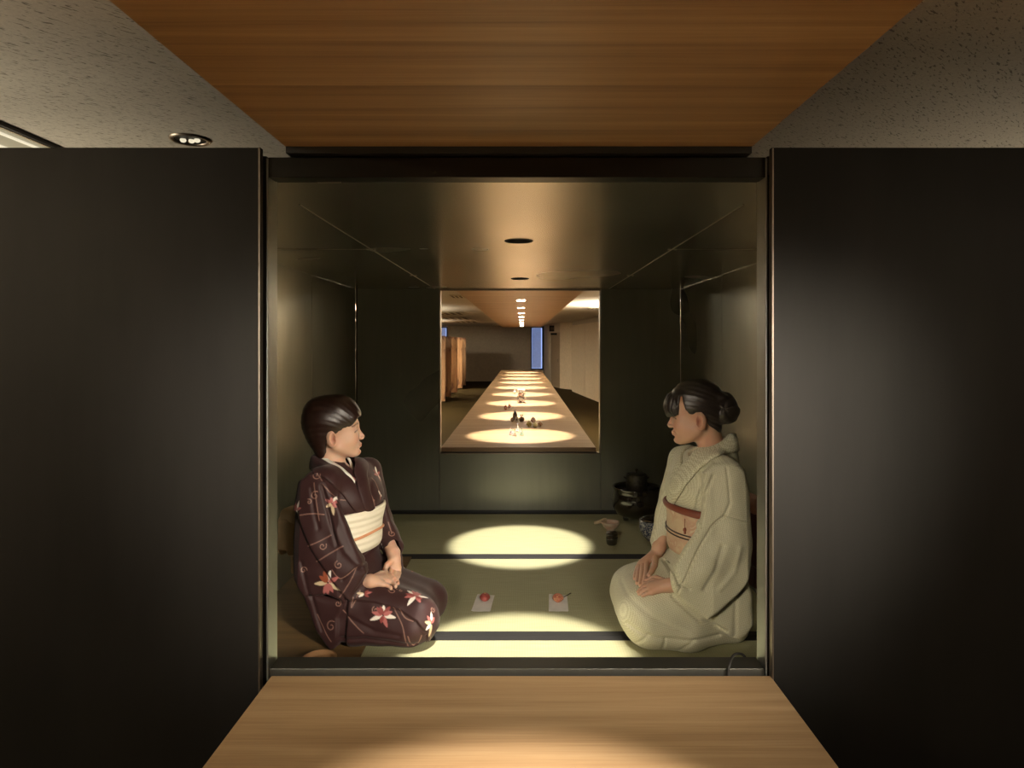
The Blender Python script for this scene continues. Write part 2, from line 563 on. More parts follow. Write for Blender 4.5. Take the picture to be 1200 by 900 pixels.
# ---- downlights
def downlight(x, y, z, depth, r, lens, label, grp=None, power=12, ang=41, name='downlight', blend=.18, col=(1, .92, .79)):
    e = empty(name, (x, y, z), label, 'ceiling light', grp)
    dl = depth if depth > .02 else -.0005
    B().lathe([(r * .93, depth - .002), (r * .93, -.0015), (r * 1.07, -.0025), (r * 1.13, -.0002)], 40).build('trim_ring', M['steel_edge'] if depth < .02 else M['black'], e, smooth=True)
    B().lathe([(.0001, dl - .004), (r * .88, dl - .004), (r * .88, dl - .0005), (.0001, dl - .0005)], 32).build('lens', lens, e)
    l = bpy.data.lights.new('spot', 'SPOT')
    l.energy = power; l.spot_size = math.radians(ang); l.spot_blend = blend; l.color = col
    l.shadow_soft_size = .02
    lo = bpy.data.objects.new('spot_lamp', l); COL.objects.link(lo)
    lo.location = (x, y, z - .008)
    return e


lens_off = simple('lamp_glass', (.10, .09, .07, 1), .3)
PW = 60
downlight(-.012, -.62, SZ, .044, .045, lens_off, 'recessed downlight in the wooden panel behind the eye', power=PW)
downlight(-.012, .72, SZ, .044, .045, lens_off, 'recessed downlight in the wooden panel over the foreground table', power=PW * .66, ang=49, blend=.5)
downlight(-.012, 2.28, ZT, .033, .044, lens_off, 'dark recessed downlight nearer the front of the steel ceiling', power=PW * .82, ang=34.5, blend=.34)
downlight(-.012, 3.61, ZT, .033, .044, lens_off, 'dark recessed downlight nearer the rear opening in the steel ceiling', power=PW * .82, ang=32, blend=.34)
words = ['first', 'second', 'third', 'fourth', 'fifth', 'sixth', 'seventh', 'eighth', 'ninth']
for k, (x, y) in enumerate(LP[3:]):
    downlight(x, y, SZ, .012, .045, M['lamp_lens'], 'glowing round downlight over the far table, %s from the rear opening' % words[k],
              'downlights over the far table', power=PW * 1.15, ang=43.5, blend=.32)

# hall ceiling fittings: adjustable downlight over the left door, slim trough light
c0 = W(223, 163, .74 * F / (402 - 163))
e = empty('eyeball_downlight', (c0[0], c0[1], ZC), 'round steel downlight with three small lamps above the left black panel', 'ceiling light')
B().lathe([(.052, .0), (.056, -.006), (.066, -.008), (.072, -.0005)], 40).build('trim_ring', M['steel_edge'], e, smooth=True)
B().lathe([(.0001, -.001), (.052, -.0012), (.053, -.003)], 40).build('baffle', M['steel_dark'], e)
for k, (dx, dy) in enumerate(((-.024, -.004), (.002, .006), (.026, -.002))):
    B().sphere((dx, dy, -.005), .011, 2, (1, 1, .8)).build('lamp', M['faint_glow'], e, smooth=True)
e = empty('trough_light', (0, 0, 0), 'long slatted ceiling fitting at the far left edge above the black panel', 'ceiling light')
tx = [-1.74, -1.82, -1.94, -2.06]
B().box(-1.752, -1.735, 1.5, 3.1, ZC - .014, ZC).build('frame', M['steel_dark'], e)
alu = simple('pale_aluminium', (.75, .68, .52, 1), .3, .8)
pale = simple('pale_enamel', (.50, .45, .32, 1), .5)
B().box(-2.06, -1.752, 1.5, 3.1, ZC - .004, ZC - .0005).build('reflector', M['reflector_glow'], e)  # given a weak glow of its own so it looks lit
for x in tx[1:3]:
    B().box(x - .004, x + .004, 1.5, 3.1, ZC - .012, ZC - .003).build('slat', M['faint_glow'], e)  # slats glow by themselves to show as bright lines
B().box(-1.758, -1.75, 1.5, 3.1, ZC - .016, ZC - .003).build('slat', alu, e)


def area(x, y, z, sx, sy, p, col=(1, .86, .62), rot=(0, 0, 0)):
    l = bpy.data.lights.new('panel_fill', 'AREA'); l.shape = 'RECTANGLE'; l.size = sx; l.size_y = sy
    l.energy = p; l.color = col
    o = bpy.data.objects.new('panel_fill_lamp', l); COL.objects.link(o)
    o.location = (x, y, z); o.rotation_euler = rot
    return o


HALL_FILL = ((-3.6, 10, 22), (-3.6, 16, 26), (-3.6, 23, 26), (2.9, 6.5, 10), (2.5, 11, 10), (-2.8, -1.6, 16), (2.6, -1.8, 10))
# fill panels added out of view, in the aisles and behind the eye
for x, y, p in HALL_FILL:
    e = empty('added_panel_light', (x, y, ZC), 'flat warm ceiling panel light in the hall beside the long table', 'ceiling light', 'warm panel lights in the hall ceiling')
    B().box(-.32, .32, -.32, .32, -.03, -.0005, .004).build('housing', M['pale'] if 'pale' in M else pale, e)
    B().box(-.28, .28, -.28, .28, -.033, -.0305).build('diffuser', M['lamp_dim'], e)
    area(x, y, ZC - .04, .56, .56, p)

# fill spots added unseen in the hall ceiling behind the eye, aimed through the opening
def aimed(x, y, tgt, p, ang, label, r=.22):
    e = empty('eyeball_downlight', (x, y, ZC), label, 'ceiling light')
    B().lathe([(.052, .0), (.056, -.006), (.066, -.008), (.072, -.0005)], 40).build('trim_ring', M['steel_edge'], e, smooth=True)
    B().lathe([(.0001, -.001), (.052, -.0012), (.053, -.003)], 40).build('lens', M['lamp_dim'], e)
    l = bpy.data.lights.new('spot', 'SPOT'); l.energy = p; l.spot_size = math.radians(ang); l.spot_blend = .8
    l.color = (1, .90, .74); l.shadow_soft_size = r
    o = bpy.data.objects.new('spot_lamp', l); COL.objects.link(o)
    o.location = (x, y, ZC - .02)
    d = Vector(tgt) - o.location
    o.rotation_euler = d.to_track_quat('-Z', 'Y').to_euler()


aimed(2.2, -1.4, (-.60, 2.6, .42), 400, 16, 'eyeball downlight behind the eye on the right, turned towards the left woman')
aimed(-2.2, -1.4, (.64, 2.5, .46), 120, 17, 'eyeball downlight behind the eye on the left, turned towards the right woman')

aimed(.80, -1.2, (-.02, 3.3, .08), 90, 21, 'eyeball downlight just right of the wooden panel, turned to the mats')
aimed(-.80, -1.2, (-.02, 3.3, .08), 90, 21, 'eyeball downlight just left of the wooden panel, turned to the mats')

# uplighters added to brighten the hall, all outside the picture
def added_uplighter(x, y, p, label):
    e = empty('added_floor_lamp', (x, y, ZF), label, 'lamp', 'steel uplighter floor lamps in the hall')
    B().lathe([(.0001, 0), (.14, 0), (.14, .015), (.02, .025), (.0001, .025)], 32).build('base', M['steel_dark'], e, smooth=True)
    B().tube([(0, 0, .02), (0, 0, 1.32)], .011, 12).build('pole', M['steel_dark'], e, smooth=True)
    B().lathe([(.0001, 1.32), (.05, 1.33), (.11, 1.40), (.15, 1.50), (.155, 1.50), (.115, 1.39), (.05, 1.315), (.0001, 1.31)], 32).build('shade', M['steel_edge'], e, smooth=True)
    l = bpy.data.lights.new('uplight_fill', 'SPOT'); l.energy = p * (1.6 if y < 2 else 2.6 if y < 9 else 4.6); l.color = (1, .88, .66); l.shadow_soft_size = .12
    l.spot_size = math.radians(150); l.spot_blend = .6
    o = bpy.data.objects.new('uplight_fill_lamp', l); COL.objects.link(o); o.location = (x, y, ZF + 1.56); o.rotation_euler = (PI, 0, 0)


added_uplighter(-2.9, .4, 62, 'steel uplighter floor lamp in the hall left of the eye')
added_uplighter(-2.15, 2.5, 2.3, 'steel uplighter floor lamp hidden behind the left black panel')
added_uplighter(2.2, 2.6, .9, 'steel uplighter floor lamp hidden behind the right black panel')
added_uplighter(-3.3, 8, 60, 'steel uplighter floor lamp in the left aisle nearest the tea room')
added_uplighter(-3.5, 14, 75, 'steel uplighter floor lamp halfway along the left aisle')
added_uplighter(-4.4, 21.5, 90, 'steel uplighter floor lamp behind the display boards')
added_uplighter(2.3, 8, 45, 'steel uplighter floor lamp in the right aisle nearer the tea room')
added_uplighter(2.2, 12.5, 45, 'steel uplighter floor lamp further along the right aisle')

# ceiling vents and fittings seen through the rear opening
vent_m = simple('vent_dark', (.12, .09, .05, 1), .7)
for (px, py, w_, lab) in ((538, 347, .5, 'dark ceiling fitting close beside the cedar panel beyond the rear opening'),
                          (527, 367, 1.3, 'long dark ceiling vent nearest the rear opening on the left'),
                          (535, 373, 1.5, 'dark ceiling vent second from the rear opening on the left'),
                          (546, 377, 1.5, 'dark ceiling vent furthest along the left aisle'),
                          (697, 361, .6, 'small dark ceiling vent on the right beyond the rear opening')):
    Y = (ZC - 1.1) * F / (402 - py); x = (px - CX) * Y / F
    e = empty('ceiling_vent', (x, Y, ZC), lab, 'ceiling vent')
    B().box(-w_ / 4, w_ / 4, -w_ / 2, w_ / 2, -.012, -.0005, .003).build('frame', pale, e)
    for s_ in range(4):
        xx = -w_ / 4 + (s_ + .5) * w_ / 8
        B().box(xx - w_ / 28, xx + w_ / 28, -w_ / 2.3, w_ / 2.3, -.016, -.0125).build('slot', vent_m, e)

# exit-style sign over the door (unreadable: a dark box with pale strip)
c0 = W(649, 385, 24.9)
e = empty('door_sign', tuple(c0), 'small dark box sign mounted above the brown door', 'sign')
B().box(-.17, .17, -.05, .05, -.11, .11, .006).build('housing', M['steel_dark'], e)
B().box(-.13, .13, -.053, -.0505, -.05, .05).build('sign_face', simple('sign_face', (.10, .07, .05, 1), .5), e)

# display boards in the left aisle
t = NT('printed_wood_board').s(Roughness=.55)
v = t.coords((1, 1, 1))
g = t.noise(t.coords((6, 1, .8)), 2, 4, .6)
base = t.ramp(g, [(.3, (.30, .155, .07)), (.7, (.46, .26, .13))])
blot = t.ramp(t.noise(t.coords((3.5, 1, 1.3)), 1.1, 3, .6, .5), [(.52, (0, 0, 0)), (.60, (1, 1, 1))])
t.l(t.mix(blot, base, (.16, .07, .035, 1)), t.p.inputs['Base Color'])
M['board'] = t.m
bl = ['nearest the rear opening', 'second from the rear opening', 'in the middle of the row', 'second from the far end of the row', 'furthest away, beside the pale wall']
for i, (xr, y) in enumerate(((-2.137, 18.4), (-2.152, 20.0), (-2.128, 21.7), (-2.14, 23.7), (-2.163, 25.4))):
    e = empty('display_board', (xr - .75, y, ZF), 'tall brown display board in left aisle, ' + bl[i], 'display board', 'display boards in the left aisle')
    B().box(-.75, .75, -.03, .03, .03, 1.85, .004).build('panel', M['board'], e)
    for sx in (-.6, .6):
        B().box(sx - .03, sx + .03, -.2, .2, 0, .03, .003).build('foot', M['steel_dark'], e)
# ================================================================== SIGNED-DISTANCE MODELLING
A = lambda *p: np.array(p, dtype=np.float32)


def smin(a, b, k):
    if k <= 0: return np.minimum(a, b)
    h = np.maximum(k - np.abs(a - b), 0) / k
    return np.minimum(a, b) - h * h * k * .25


def smax(a, b, k):
    return -smin(-a, -b, k)


def ell(P, c, r, R=None):
    q = P - A(*c)
    if R is not None: q = q @ R.astype(np.float32)      # rows of R.T are the local axes
    r = A(*r)
    k0 = np.linalg.norm(q / r, axis=1)
    k1 = np.linalg.norm(q / (r * r), axis=1)
    return np.where(k1 > 1e-9, k0 * (k0 - 1) / np.maximum(k1, 1e-9), -r.min())


def cone(P, a, b, ra, rb, u=None, w=1.0):
    """round cone; with u,w the cross-section is stretched w times along unit u"""
    a = A(*a); b = A(*b)
    s = 1.0
    if u is not None:
        u = A(*u); u = u / np.linalg.norm(u)
        sq = lambda X: X + np.outer((X @ u) * (1 / w - 1), u) if X.ndim == 2 else X + (X @ u) * (1 / w - 1) * u
        P = P - a; b = sq(b - a); a = A(0, 0, 0); P = sq(P)
        s = min(1.0, w)
    ba = b - a
    l2 = float(ba @ ba) + 1e-12
    pa = P - a
    t = np.clip(pa @ ba / l2, 0, 1)
    d = np.linalg.norm(pa - t[:, None] * ba, axis=1) - (ra + (rb - ra) * t)
    return d * s


def chain(P, pts, rad, k=.0, u=None, w=1.0):
    d = None
    for i in range(len(pts) - 1):
        e = cone(P, pts[i], pts[i + 1], rad[i], rad[i + 1], u, w)
        d = e if d is None else smin(d, e, k)
    return d


def poly2(X, Z, V):
    """signed distance to the polygon V in the (X,Z) plane"""
    V = np.asarray(V, np.float32)
    n = len(V)
    d = np.full(X.shape, 1e9, np.float32); s = np.ones(X.shape, np.float32)
    for i in range(n):
        j = (i - 1) % n
        ex, ez = V[j] - V[i]
        wx, wz = X - V[i][0], Z - V[i][1]
        t = np.clip((wx * ex + wz * ez) / (ex * ex + ez * ez + 1e-12), 0, 1)
        bx, bz = wx - ex * t, wz - ez * t
        d = np.minimum(d, bx * bx + bz * bz)
        c1, c2, c3 = Z >= V[i][1], Z < V[j][1], ex * wz > ez * wx
        f = (c1 & c2 & c3) | (~c1 & ~c2 & ~c3)
        s = np.where(f, -s, s)
    return s * np.sqrt(d)


def slab(P, V, yc, t, r=.02):
    """outline V in x,z given thickness t about the sheet y = yc (number or function of x,z)"""
    d2 = poly2(P[:, 0], P[:, 2], V)
    y = yc(P[:, 0], P[:, 2]) if callable(yc) else yc
    dy = np.abs(P[:, 1] - y) - t
    return smax(d2, dy, r)


def net(f, lo, hi, h, margin=1.6, blk=6):
    """surface nets over the zero level of f, evaluated only close to the surface"""
    lo = np.array(lo, float); hi = np.array(hi, float)
    nb = np.ceil((hi - lo) / (h * blk)).astype(int)
    n = nb * blk + 1
    g = [lo[i] + (np.arange(nb[i]) + .5) * h * blk for i in range(3)]
    G = np.stack(np.meshgrid(*g, indexing='ij'), -1).reshape(-1, 3).astype(np.float32)
    dc = evalf(f, G)
    D = np.repeat(np.repeat(np.repeat(dc.reshape(nb).astype(np.float32), blk, 0), blk, 1), blk, 2)
    D = np.pad(D, ((0, 1),) * 3, mode='edge')
    act = np.abs(dc) < h * blk * .87 * margin
    act = act.reshape(nb)
    fine = np.repeat(np.repeat(np.repeat(act, blk, 0), blk, 1), blk, 2)
    fine = np.pad(fine, ((0, 1),) * 3)
    f2 = fine.copy()
    f2[1:] |= fine[:-1]; f2[:, 1:] |= f2[:, :-1].copy(); f2[:, :, 1:] |= f2[:, :, :-1].copy()
    I = np.argwhere(f2)
    D[f2] = evalf(f, (lo + I * h).astype(np.float32))
    D = np.where(np.isfinite(D), D, 1.)
    S = D < 0
    cs = [S[:-1, :-1, :-1], S[1:, :-1, :-1], S[:-1, 1:, :-1], S[1:, 1:, :-1], S[:-1, :-1, 1:], S[1:, :-1, 1:], S[:-1, 1:, 1:], S[1:, 1:, 1:]]
    cnt = sum(c.astype(np.int8) for c in cs)
    mixed = (cnt > 0) & (cnt < 8)
    C = np.argwhere(mixed)
    idx = -np.ones(mixed.shape, np.int64); idx[mixed] = np.arange(len(C))
    corners = [(i, j, k) for k in (0, 1) for j in (0, 1) for i in (0, 1)]
    vals = [D[C[:, 0] + a, C[:, 1] + b, C[:, 2] + c] for a, b, c in corners]
    acc = np.zeros((len(C), 3)); num = np.zeros(len(C))
    for a in range(8):
        for ax in range(3):
            b_ = list(corners[a])
            if b_[ax]: continue
            b_[ax] = 1
            bi = corners.index(tuple(b_))
            m = (vals[a] < 0) != (vals[bi] < 0)
            t_ = np.where(m, vals[a] / np.where(m, vals[a] - vals[bi], 1), 0)
            p = np.array(corners[a], float)[None] + 0 * acc
            p[:, ax] += t_
            acc += p * m[:, None]; num += m
    V = lo + (C + acc / num[:, None]) * h
    quads = []
    for ax in range(3):
        a1, a2 = (ax + 1) % 3, (ax + 2) % 3
        s0 = [slice(None)] * 3; s1 = [slice(None)] * 3
        s0[ax] = slice(0, -1); s1[ax] = slice(1, None)
        e = S[tuple(s0)] != S[tuple(s1)]
        E = np.argwhere(e)
        E = E[(E[:, a1] > 0) & (E[:, a2] > 0) & (E[:, a1] < n[a1] - 1) & (E[:, a2] < n[a2] - 1)]
        inside0 = S[E[:, 0], E[:, 1], E[:, 2]]
        q = []
        for (d1, d2) in ((0, 0), (-1, 0), (-1, -1), (0, -1)):
            T = E.copy(); T[:, a1] += d1; T[:, a2] += d2
            q.append(idx[T[:, 0], T[:, 1], T[:, 2]])
        q = np.stack(q, 1)
        q[~inside0] = q[~inside0][:, ::-1]
        quads.append(q)
    Q = np.concatenate(quads)
    Q = Q[(Q >= 0).all(1)]
    V = V.astype(np.float32)
    for _ in range(2):
        d = evalf(f, V); g_ = grad(f, V)
        step = np.clip(d, -h, h)[:, None] * g_ / np.maximum((g_ * g_).sum(1), .3)[:, None]
        V = V - step * .8
    return V, Q


def evalf(f, P, chunk=400000):
    return np.concatenate([np.asarray(f(P[i:i + chunk]), np.float32) for i in range(0, len(P), chunk)]) if len(P) else np.zeros(0, np.float32)


def grad(f, P, e=.0015):
    o = []
    for i in range(3):
        d = np.zeros(3, np.float32); d[i] = e
        o.append((evalf(f, P + d) - evalf(f, P - d)) / (2 * e))
    return np.stack(o, 1)


def conform(f, P, off, it=6):
    P = np.asarray(P, np.float32).copy()
    for _ in range(it):
        d = evalf(f, P) - off
        g = grad(f, P)
        P -= np.clip(d, -.03, .03)[:, None] * g / np.maximum((g * g).sum(1), .3)[:, None]
    return P


def mesh_np(name, V, Q, mat, parent=None, colors=None, smooth=True):
    me = bpy.data.meshes.new(name)
    me.vertices.add(len(V)); me.vertices.foreach_set('co', np.asarray(V, np.float32).ravel())
    k = Q.shape[1]
    me.loops.add(len(Q) * k); me.loops.foreach_set('vertex_index', Q.ravel().astype(np.int32))
    me.polygons.add(len(Q)); me.polygons.foreach_set('loop_start', (np.arange(len(Q)) * k).astype(np.int32))
    me.update(calc_edges=True)
    me.validate()
    if colors is not None:
        at = me.color_attributes.new('dye', 'FLOAT_COLOR', 'POINT')
        c4 = np.ones((len(V), 4), np.float32); c4[:, :colors.shape[1]] = colors
        at.data.foreach_set('color', c4.ravel())
    o = link(name, me, mat, None, smooth)
    if parent is not None: world_child(o, parent)
    return o


def ribbon(name, e0, e1, thick, mat, parent, f=None, off=.003, n=10, m=5, flip=1, close=False):
    """cloth band between two edge curves, lying on the surface f"""
    a, b = bez(e0, n), bez(e1, n)
    L = len(a)
    G = np.stack([a + (b - a) * t for t in np.linspace(0, 1, m)], 1).reshape(-1, 3)
    if f is not None: G = conform(f, G, off)
    G = G.reshape(L, m, 3)
    # outward direction
    du = np.gradient(G, axis=0); dv = np.gradient(G, axis=1)
    nr = np.cross(du, dv); nr /= np.maximum(np.linalg.norm(nr, axis=2, keepdims=True), 1e-9)
    if f is not None:
        g = grad(f, G.reshape(-1, 3).astype(np.float32)).reshape(L, m, 3)
        sg = np.sign((g * nr).sum()); nr = nr * sg
    else:
        nr = nr * flip
    prof = np.sin(np.linspace(0, PI, m)) ** .35
    top = G + nr * (thick * (.35 + .65 * prof))[None, :, None]
    bot = G - nr * thick * .3
    V = np.concatenate([top.reshape(-1, 3), bot.reshape(-1, 3)])
    Nn = L * m
    Q = []
    I = lambda i, j: i * m + j
    for i in range(L - 1):
        for j in range(m - 1):
            Q.append((I(i, j), I(i + 1, j), I(i + 1, j + 1), I(i, j + 1)))
            Q.append((Nn + I(i, j), Nn + I(i, j + 1), Nn + I(i + 1, j + 1), Nn + I(i + 1, j)))
        for j in (0, m - 1):
            q = (I(i, j), Nn + I(i, j), Nn + I(i + 1, j), I(i + 1, j))
            Q.append(q if j == 0 else q[::-1])
    for i in (0, L - 1):
        for j in range(m - 1):
            Q.append((I(i, j), I(i, j + 1), Nn + I(i, j + 1), Nn + I(i, j)))
    o = mesh_np(name, V, np.array(Q), mat, None)
    bm = bmesh.new(); bm.from_mesh(o.data); bmesh.ops.recalc_face_normals(bm, faces=bm.faces[:]); bm.to_mesh(o.data); bm.free()
    world_child(o, parent)
    return o
# ================================================================== THE TWO SEATED WOMEN
def rot_face(yaw, pitch, roll=0.0):
    """columns: forward, left, up"""
    cy, sy = math.cos(yaw), math.sin(yaw)
    f = np.array([cy * math.cos(pitch), sy * math.cos(pitch), math.sin(pitch)])
    l = np.array([-sy, cy, 0.0])
    u = np.cross(f, l)
    l2 = l * math.cos(roll) + u * math.sin(roll)
    return np.stack([f, l2, np.cross(f, l2)], 1)


def local(P, o, R, s):
    return ((P - A(*o)) @ R.astype(np.float32)) / np.float32(s)


def zmap(z):
    return np.where(z < -.03, -.03 + (z + .03) * 1.17, z)


def head_local(q):
    """adult woman's head, face along +x, metres; q already local"""
    qa = q.copy(); qa[:, 1] = np.abs(q[:, 1]); qa[:, 2] = zmap(q[:, 2])
    d = ell(qa, (-.002, 0, .040), (.084, .072, .076))
    d = smin(d, ell(qa, (.034, 0, .028), (.054, .060, .058)), .03)
    d = smin(d, ell(qa, (.034, 0, -.030), (.052, .054, .066)), .03)
    d = smin(d, cone(qa, (.006, .048, -.045), (.060, .012, -.088), .020, .016), .035)
    d = smin(d, ell(qa, (.070, 0, -.088), (.018, .020, .016)), .02)
    d = smin(d, ell(qa, (.052, .036, -.026), (.030, .024, .030)), .025)
    # brow ridge, eye sockets, lids
    d = smin(d, cone(qa, (.084, .0, .022), (.070, .045, .020), .006, .006), .018)
    d = smax(d, -ell(qa, (.096, .035, .009), (.017, .019, .0100)), .012)
    d = smin(d, ell(qa, (.0685, .0330, .006), (.0145, .0165, .0115)), .003)
    # nose
    d = smin(d, cone(qa, (.081, 0, .008), (.1015, 0, -.0275), .0060, .0082), .014)
    d = smin(d, ell(qa, (.0960, .0095, -.0330), (.0090, .0065, .0062)), .006)
    d = smax(d, -ell(qa, (.099, .006, -.0405), (.004, .003, .003)), .003)
    # mouth
    d = smin(d, ell(qa, (.080, 0, -.060), (.014, .024, .015)), .012)
    d = smin(d, ell(qa, (.0890, .004, -.0565), (.0066, .014, .0042)), .004)
    d = smin(d, ell(qa, (.0872, 0, -.0655), (.0070, .014, .0048)), .004)
    d = smax(d, -cone(qa, (.097, 0, -.0610), (.084, .023, -.0612), .0014, .001), .003)
    d = smax(d, -ell(qa, (.094, 0, -.0775), (.010, .018, .005)), .010)
    # ear
    Re = rot_face(.32, 0.0)
    d = smin(d, cone(qa, (-.012, .048, -.012), (-.012, .064, -.012), .016, .012), .008)
    ear = ell(qa, (-.009, .074, -.010), (.0185, .0075, .031), Re)
    ear = smax(ear, -ell(qa, (-.003, .083, -.008), (.0115, .0105, .0205), Re), .0025)
    ear = smin(ear, ell(qa, (.004, .072, -.012), (.005, .005, .007)), .003)
    d = smin(d, ear, .004)
    return d


def face_paint(q, n, base):
    """skin dye in local head coordinates"""
    x, y, z = q[:, 0], np.abs(q[:, 1]), zmap(q[:, 2])
    C = np.tile(np.array(base, np.float32), (len(q), 1))

    def lay(m, c):
        m = np.clip(m, 0, 1)[:, None]
        C[:] = C * (1 - m) + np.array(c, np.float32) * m
    fr = x > .02
    g = lambda cx, cy, cz, a, b_: np.exp(-(((y - cy) / a) ** 2 + ((z - cz) / b_) ** 2))
    lay(.35 * g(0, .043, -.030, .018, .016) * fr, (.66, .28, .20))
    lay(.35 * np.exp(-((np.abs(q[:, 1]) - .076) / .012) ** 2 - ((x + .004) / .016) ** 2 - ((z + .012) / .03) ** 2), (.62, .25, .16))
    lay(.95 * np.exp(-((x + .002) / .008) ** 2 - ((z + .010) / .014) ** 2) * (y > .066) * (y < .0775), (.30, .09, .05))  # shade of the ear hollow painted into the skin
    lips = np.clip(1.6 - ((y / .021) ** 2 + ((z + .0610) / .0085) ** 2) * 1.6, 0, 1) * (x > .083)
    lay(.8 * lips, (.50, .13, .11))
    lay((np.abs(z + .0611) < .0011) * (y < .020) * (x > .082) * .7, (.20, .05, .04))
    # eyes: lowered lids, dark lash line and a sliver of eye
    lid = .0030 - .06 * (y - .033) - 10 * (y - .033) ** 2
    ey = (y > .018) & (y < .0515) & (x > .052)
    lay(ey * np.exp(-((z - lid) / .0023) ** 2) * .95, (.025, .015, .012))
    lay(ey * np.exp(-((z - lid + .0035) / .0018) ** 2) * .5 * (np.abs(y - .033) < .007), (.05, .03, .025))
    crease = .0105 - 8 * (y - .033) ** 2
    lay(ey * np.exp(-((z - crease) / .0011) ** 2) * .35, (.30, .14, .09))
    brow = .0270 - 6 * (y - .034) ** 2 - .05 * (y - .03)
    lay((y > .014) * (y < .058) * (x > .045) * np.exp(-((z - brow) / .0030) ** 2) * .8, (.07, .035, .022))
    return C


def hand_sdf(P, wrist, palm, fingers, rw=.024):
    """wrist: (a, b) forearm end and wrist; palm: knuckle points index..little; fingers: chains of 4 points; thumb last"""
    a, b = wrist
    d = cone(P, a, b, rw * 1.15, rw * .98)
    pc = np.mean([k for k in palm], 0)
    for k in palm:
        d = smin(d, cone(P, b, k, rw * .62, .0108), .014)
    d = smin(d, cone(P, b, pc, rw * .75, .0125), .012)
    for f, r in fingers:
        d = smin(d, chain(P, f, r, .002), .0035)
    return d


FR = [.0098, .0088, .0080, .0068]


def rays(f, pts, y0=2.0, y1=3.2, keep=True):
    """points of the surface f met by sight lines through the given pixels (nearest approach when one misses)"""
    pts = np.array(pts, float)
    D = np.stack([(pts[:, 0] - CX) / F, np.ones(len(pts)), -(pts[:, 1] - CY) / F], 1)
    t = np.full(len(pts), y0)
    best = np.full(len(pts), 9.); bt = t.copy()
    for _ in range(110):
        v = evalf(f, (np.array([0, 0, CZ]) + D * t[:, None]).astype(np.float32))
        m = (np.abs(v) < best) & (t < y1); best[m] = np.abs(v)[m]; bt[m] = t[m]
        t = np.where(np.abs(v) < .0006, t, t + np.clip(v * .8, -.01, .1))
    P = np.array([0, 0, CZ]) + D * np.where(t < y1, t, bt)[:, None]
    return [p if (tt < y1 or keep) else None for p, tt in zip(P, t)]


class Cloth:
    """kimono colour: vertex dye painted from motifs placed on the surface"""
    def __init__(self, V, N, base):
        self.V, self.N = V, N
        self.C = np.tile(np.array(base, np.float32), (len(V), 1))

    def lay(self, idx, m, c):
        m = np.clip(m, 0, 1)[:, None]
        self.C[idx] = self.C[idx] * (1 - m) + np.array(c, np.float32) * m

    def frame(self, p, r):
        D = self.V - p.astype(np.float32)
        idx = np.where((D ** 2).sum(1) < r * r)[0]
        if len(idx) < 4: return None
        dd = (D[idx] ** 2).sum(1)
        if dd.min() > .018 ** 2: return None
        near = idx[np.argsort(dd)[:30]]
        n = self.N[near].mean(0); n /= np.linalg.norm(n) + 1e-9
        up = np.array([0, 0, 1.0]); v = up - n * (up @ n)
        if np.linalg.norm(v) < .25: v = np.array([0, 1.0, 0]) - n * n[1]
        v /= np.linalg.norm(v); u = np.cross(v, n)
        idx = idx[(self.N[idx] @ n) > .2]
        return idx, D[idx] @ u, D[idx] @ v

    def petal(self, p, ang, ln, wd, c, off=0.0):
        f = self.frame(p, ln + off + wd)
        if f is None: return
        idx, u, v = f
        ca, sa = math.cos(ang), math.sin(ang)
        a = u * ca + v * sa - off; b = -u * sa + v * ca
        t = np.clip(a / ln, 0, 1)
        half = wd * .5 * np.sin(PI * np.clip(t, 0, 1) ** .75) ** .7
        m = (half - np.abs(b)) / .0015 + .5
        m[(a < 0) | (a > ln)] = 0
        self.lay(idx, m, c)

    def flower(self, p, r, petals):
        for deg, k, c in petals:
            self.petal(p, math.radians(deg), r * k, r * .35, c, r * .06)

    def line(self, pts, w, c):
        pts = np.asarray(pts, np.float32)
        lo, hi = pts.min(0) - .01, pts.max(0) + .01
        idx = np.where(((self.V > lo) & (self.V < hi)).all(1))[0]
        if not len(idx): return
        Q = self.V[idx]; d = np.full(len(idx), 9., np.float32)
        for a, b in zip(pts, pts[1:]):
            ba = b - a; t = np.clip((Q - a) @ ba / (ba @ ba + 1e-12), 0, 1)
            d = np.minimum(d, np.linalg.norm(Q - a - t[:, None] * ba, axis=1))
        self.lay(idx, ((w - d) / .0028 + .6) * .75, c)

    def spiral(self, p, r, turn, c, a0=0.0, w=.0012):
        f = self.frame(p, r * 1.4)
        if f is None: return
        idx, u, v = f
        ts = np.linspace(0, 1, 34)
        ang = a0 + turn * 2 * PI * 1.15 * ts
        rr = r * (1 - .82 * ts)
        X, Y = rr * np.cos(ang), rr * np.sin(ang)
        d = np.full(len(idx), 9.)
        for i in range(len(ts) - 1):
            ax, ay, bx, by = X[i], Y[i], X[i + 1] - X[i], Y[i + 1] - Y[i]
            t = np.clip(((u - ax) * bx + (v - ay) * by) / (bx * bx + by * by + 1e-12), 0, 1)
            d = np.minimum(d, np.hypot(u - ax - t * bx, v - ay - t * by))
        self.lay(idx, ((w - d) / .0020 + .5) * .85, c)


def vnormals(V, Q):
    n = np.cross(V[Q[:, 2]] - V[Q[:, 0]], V[Q[:, 3]] - V[Q[:, 1]])
    N = np.zeros_like(V)
    for k in range(4): np.add.at(N, Q[:, k], n)
    return N / np.maximum(np.linalg.norm(N, axis=1, keepdims=True), 1e-12)


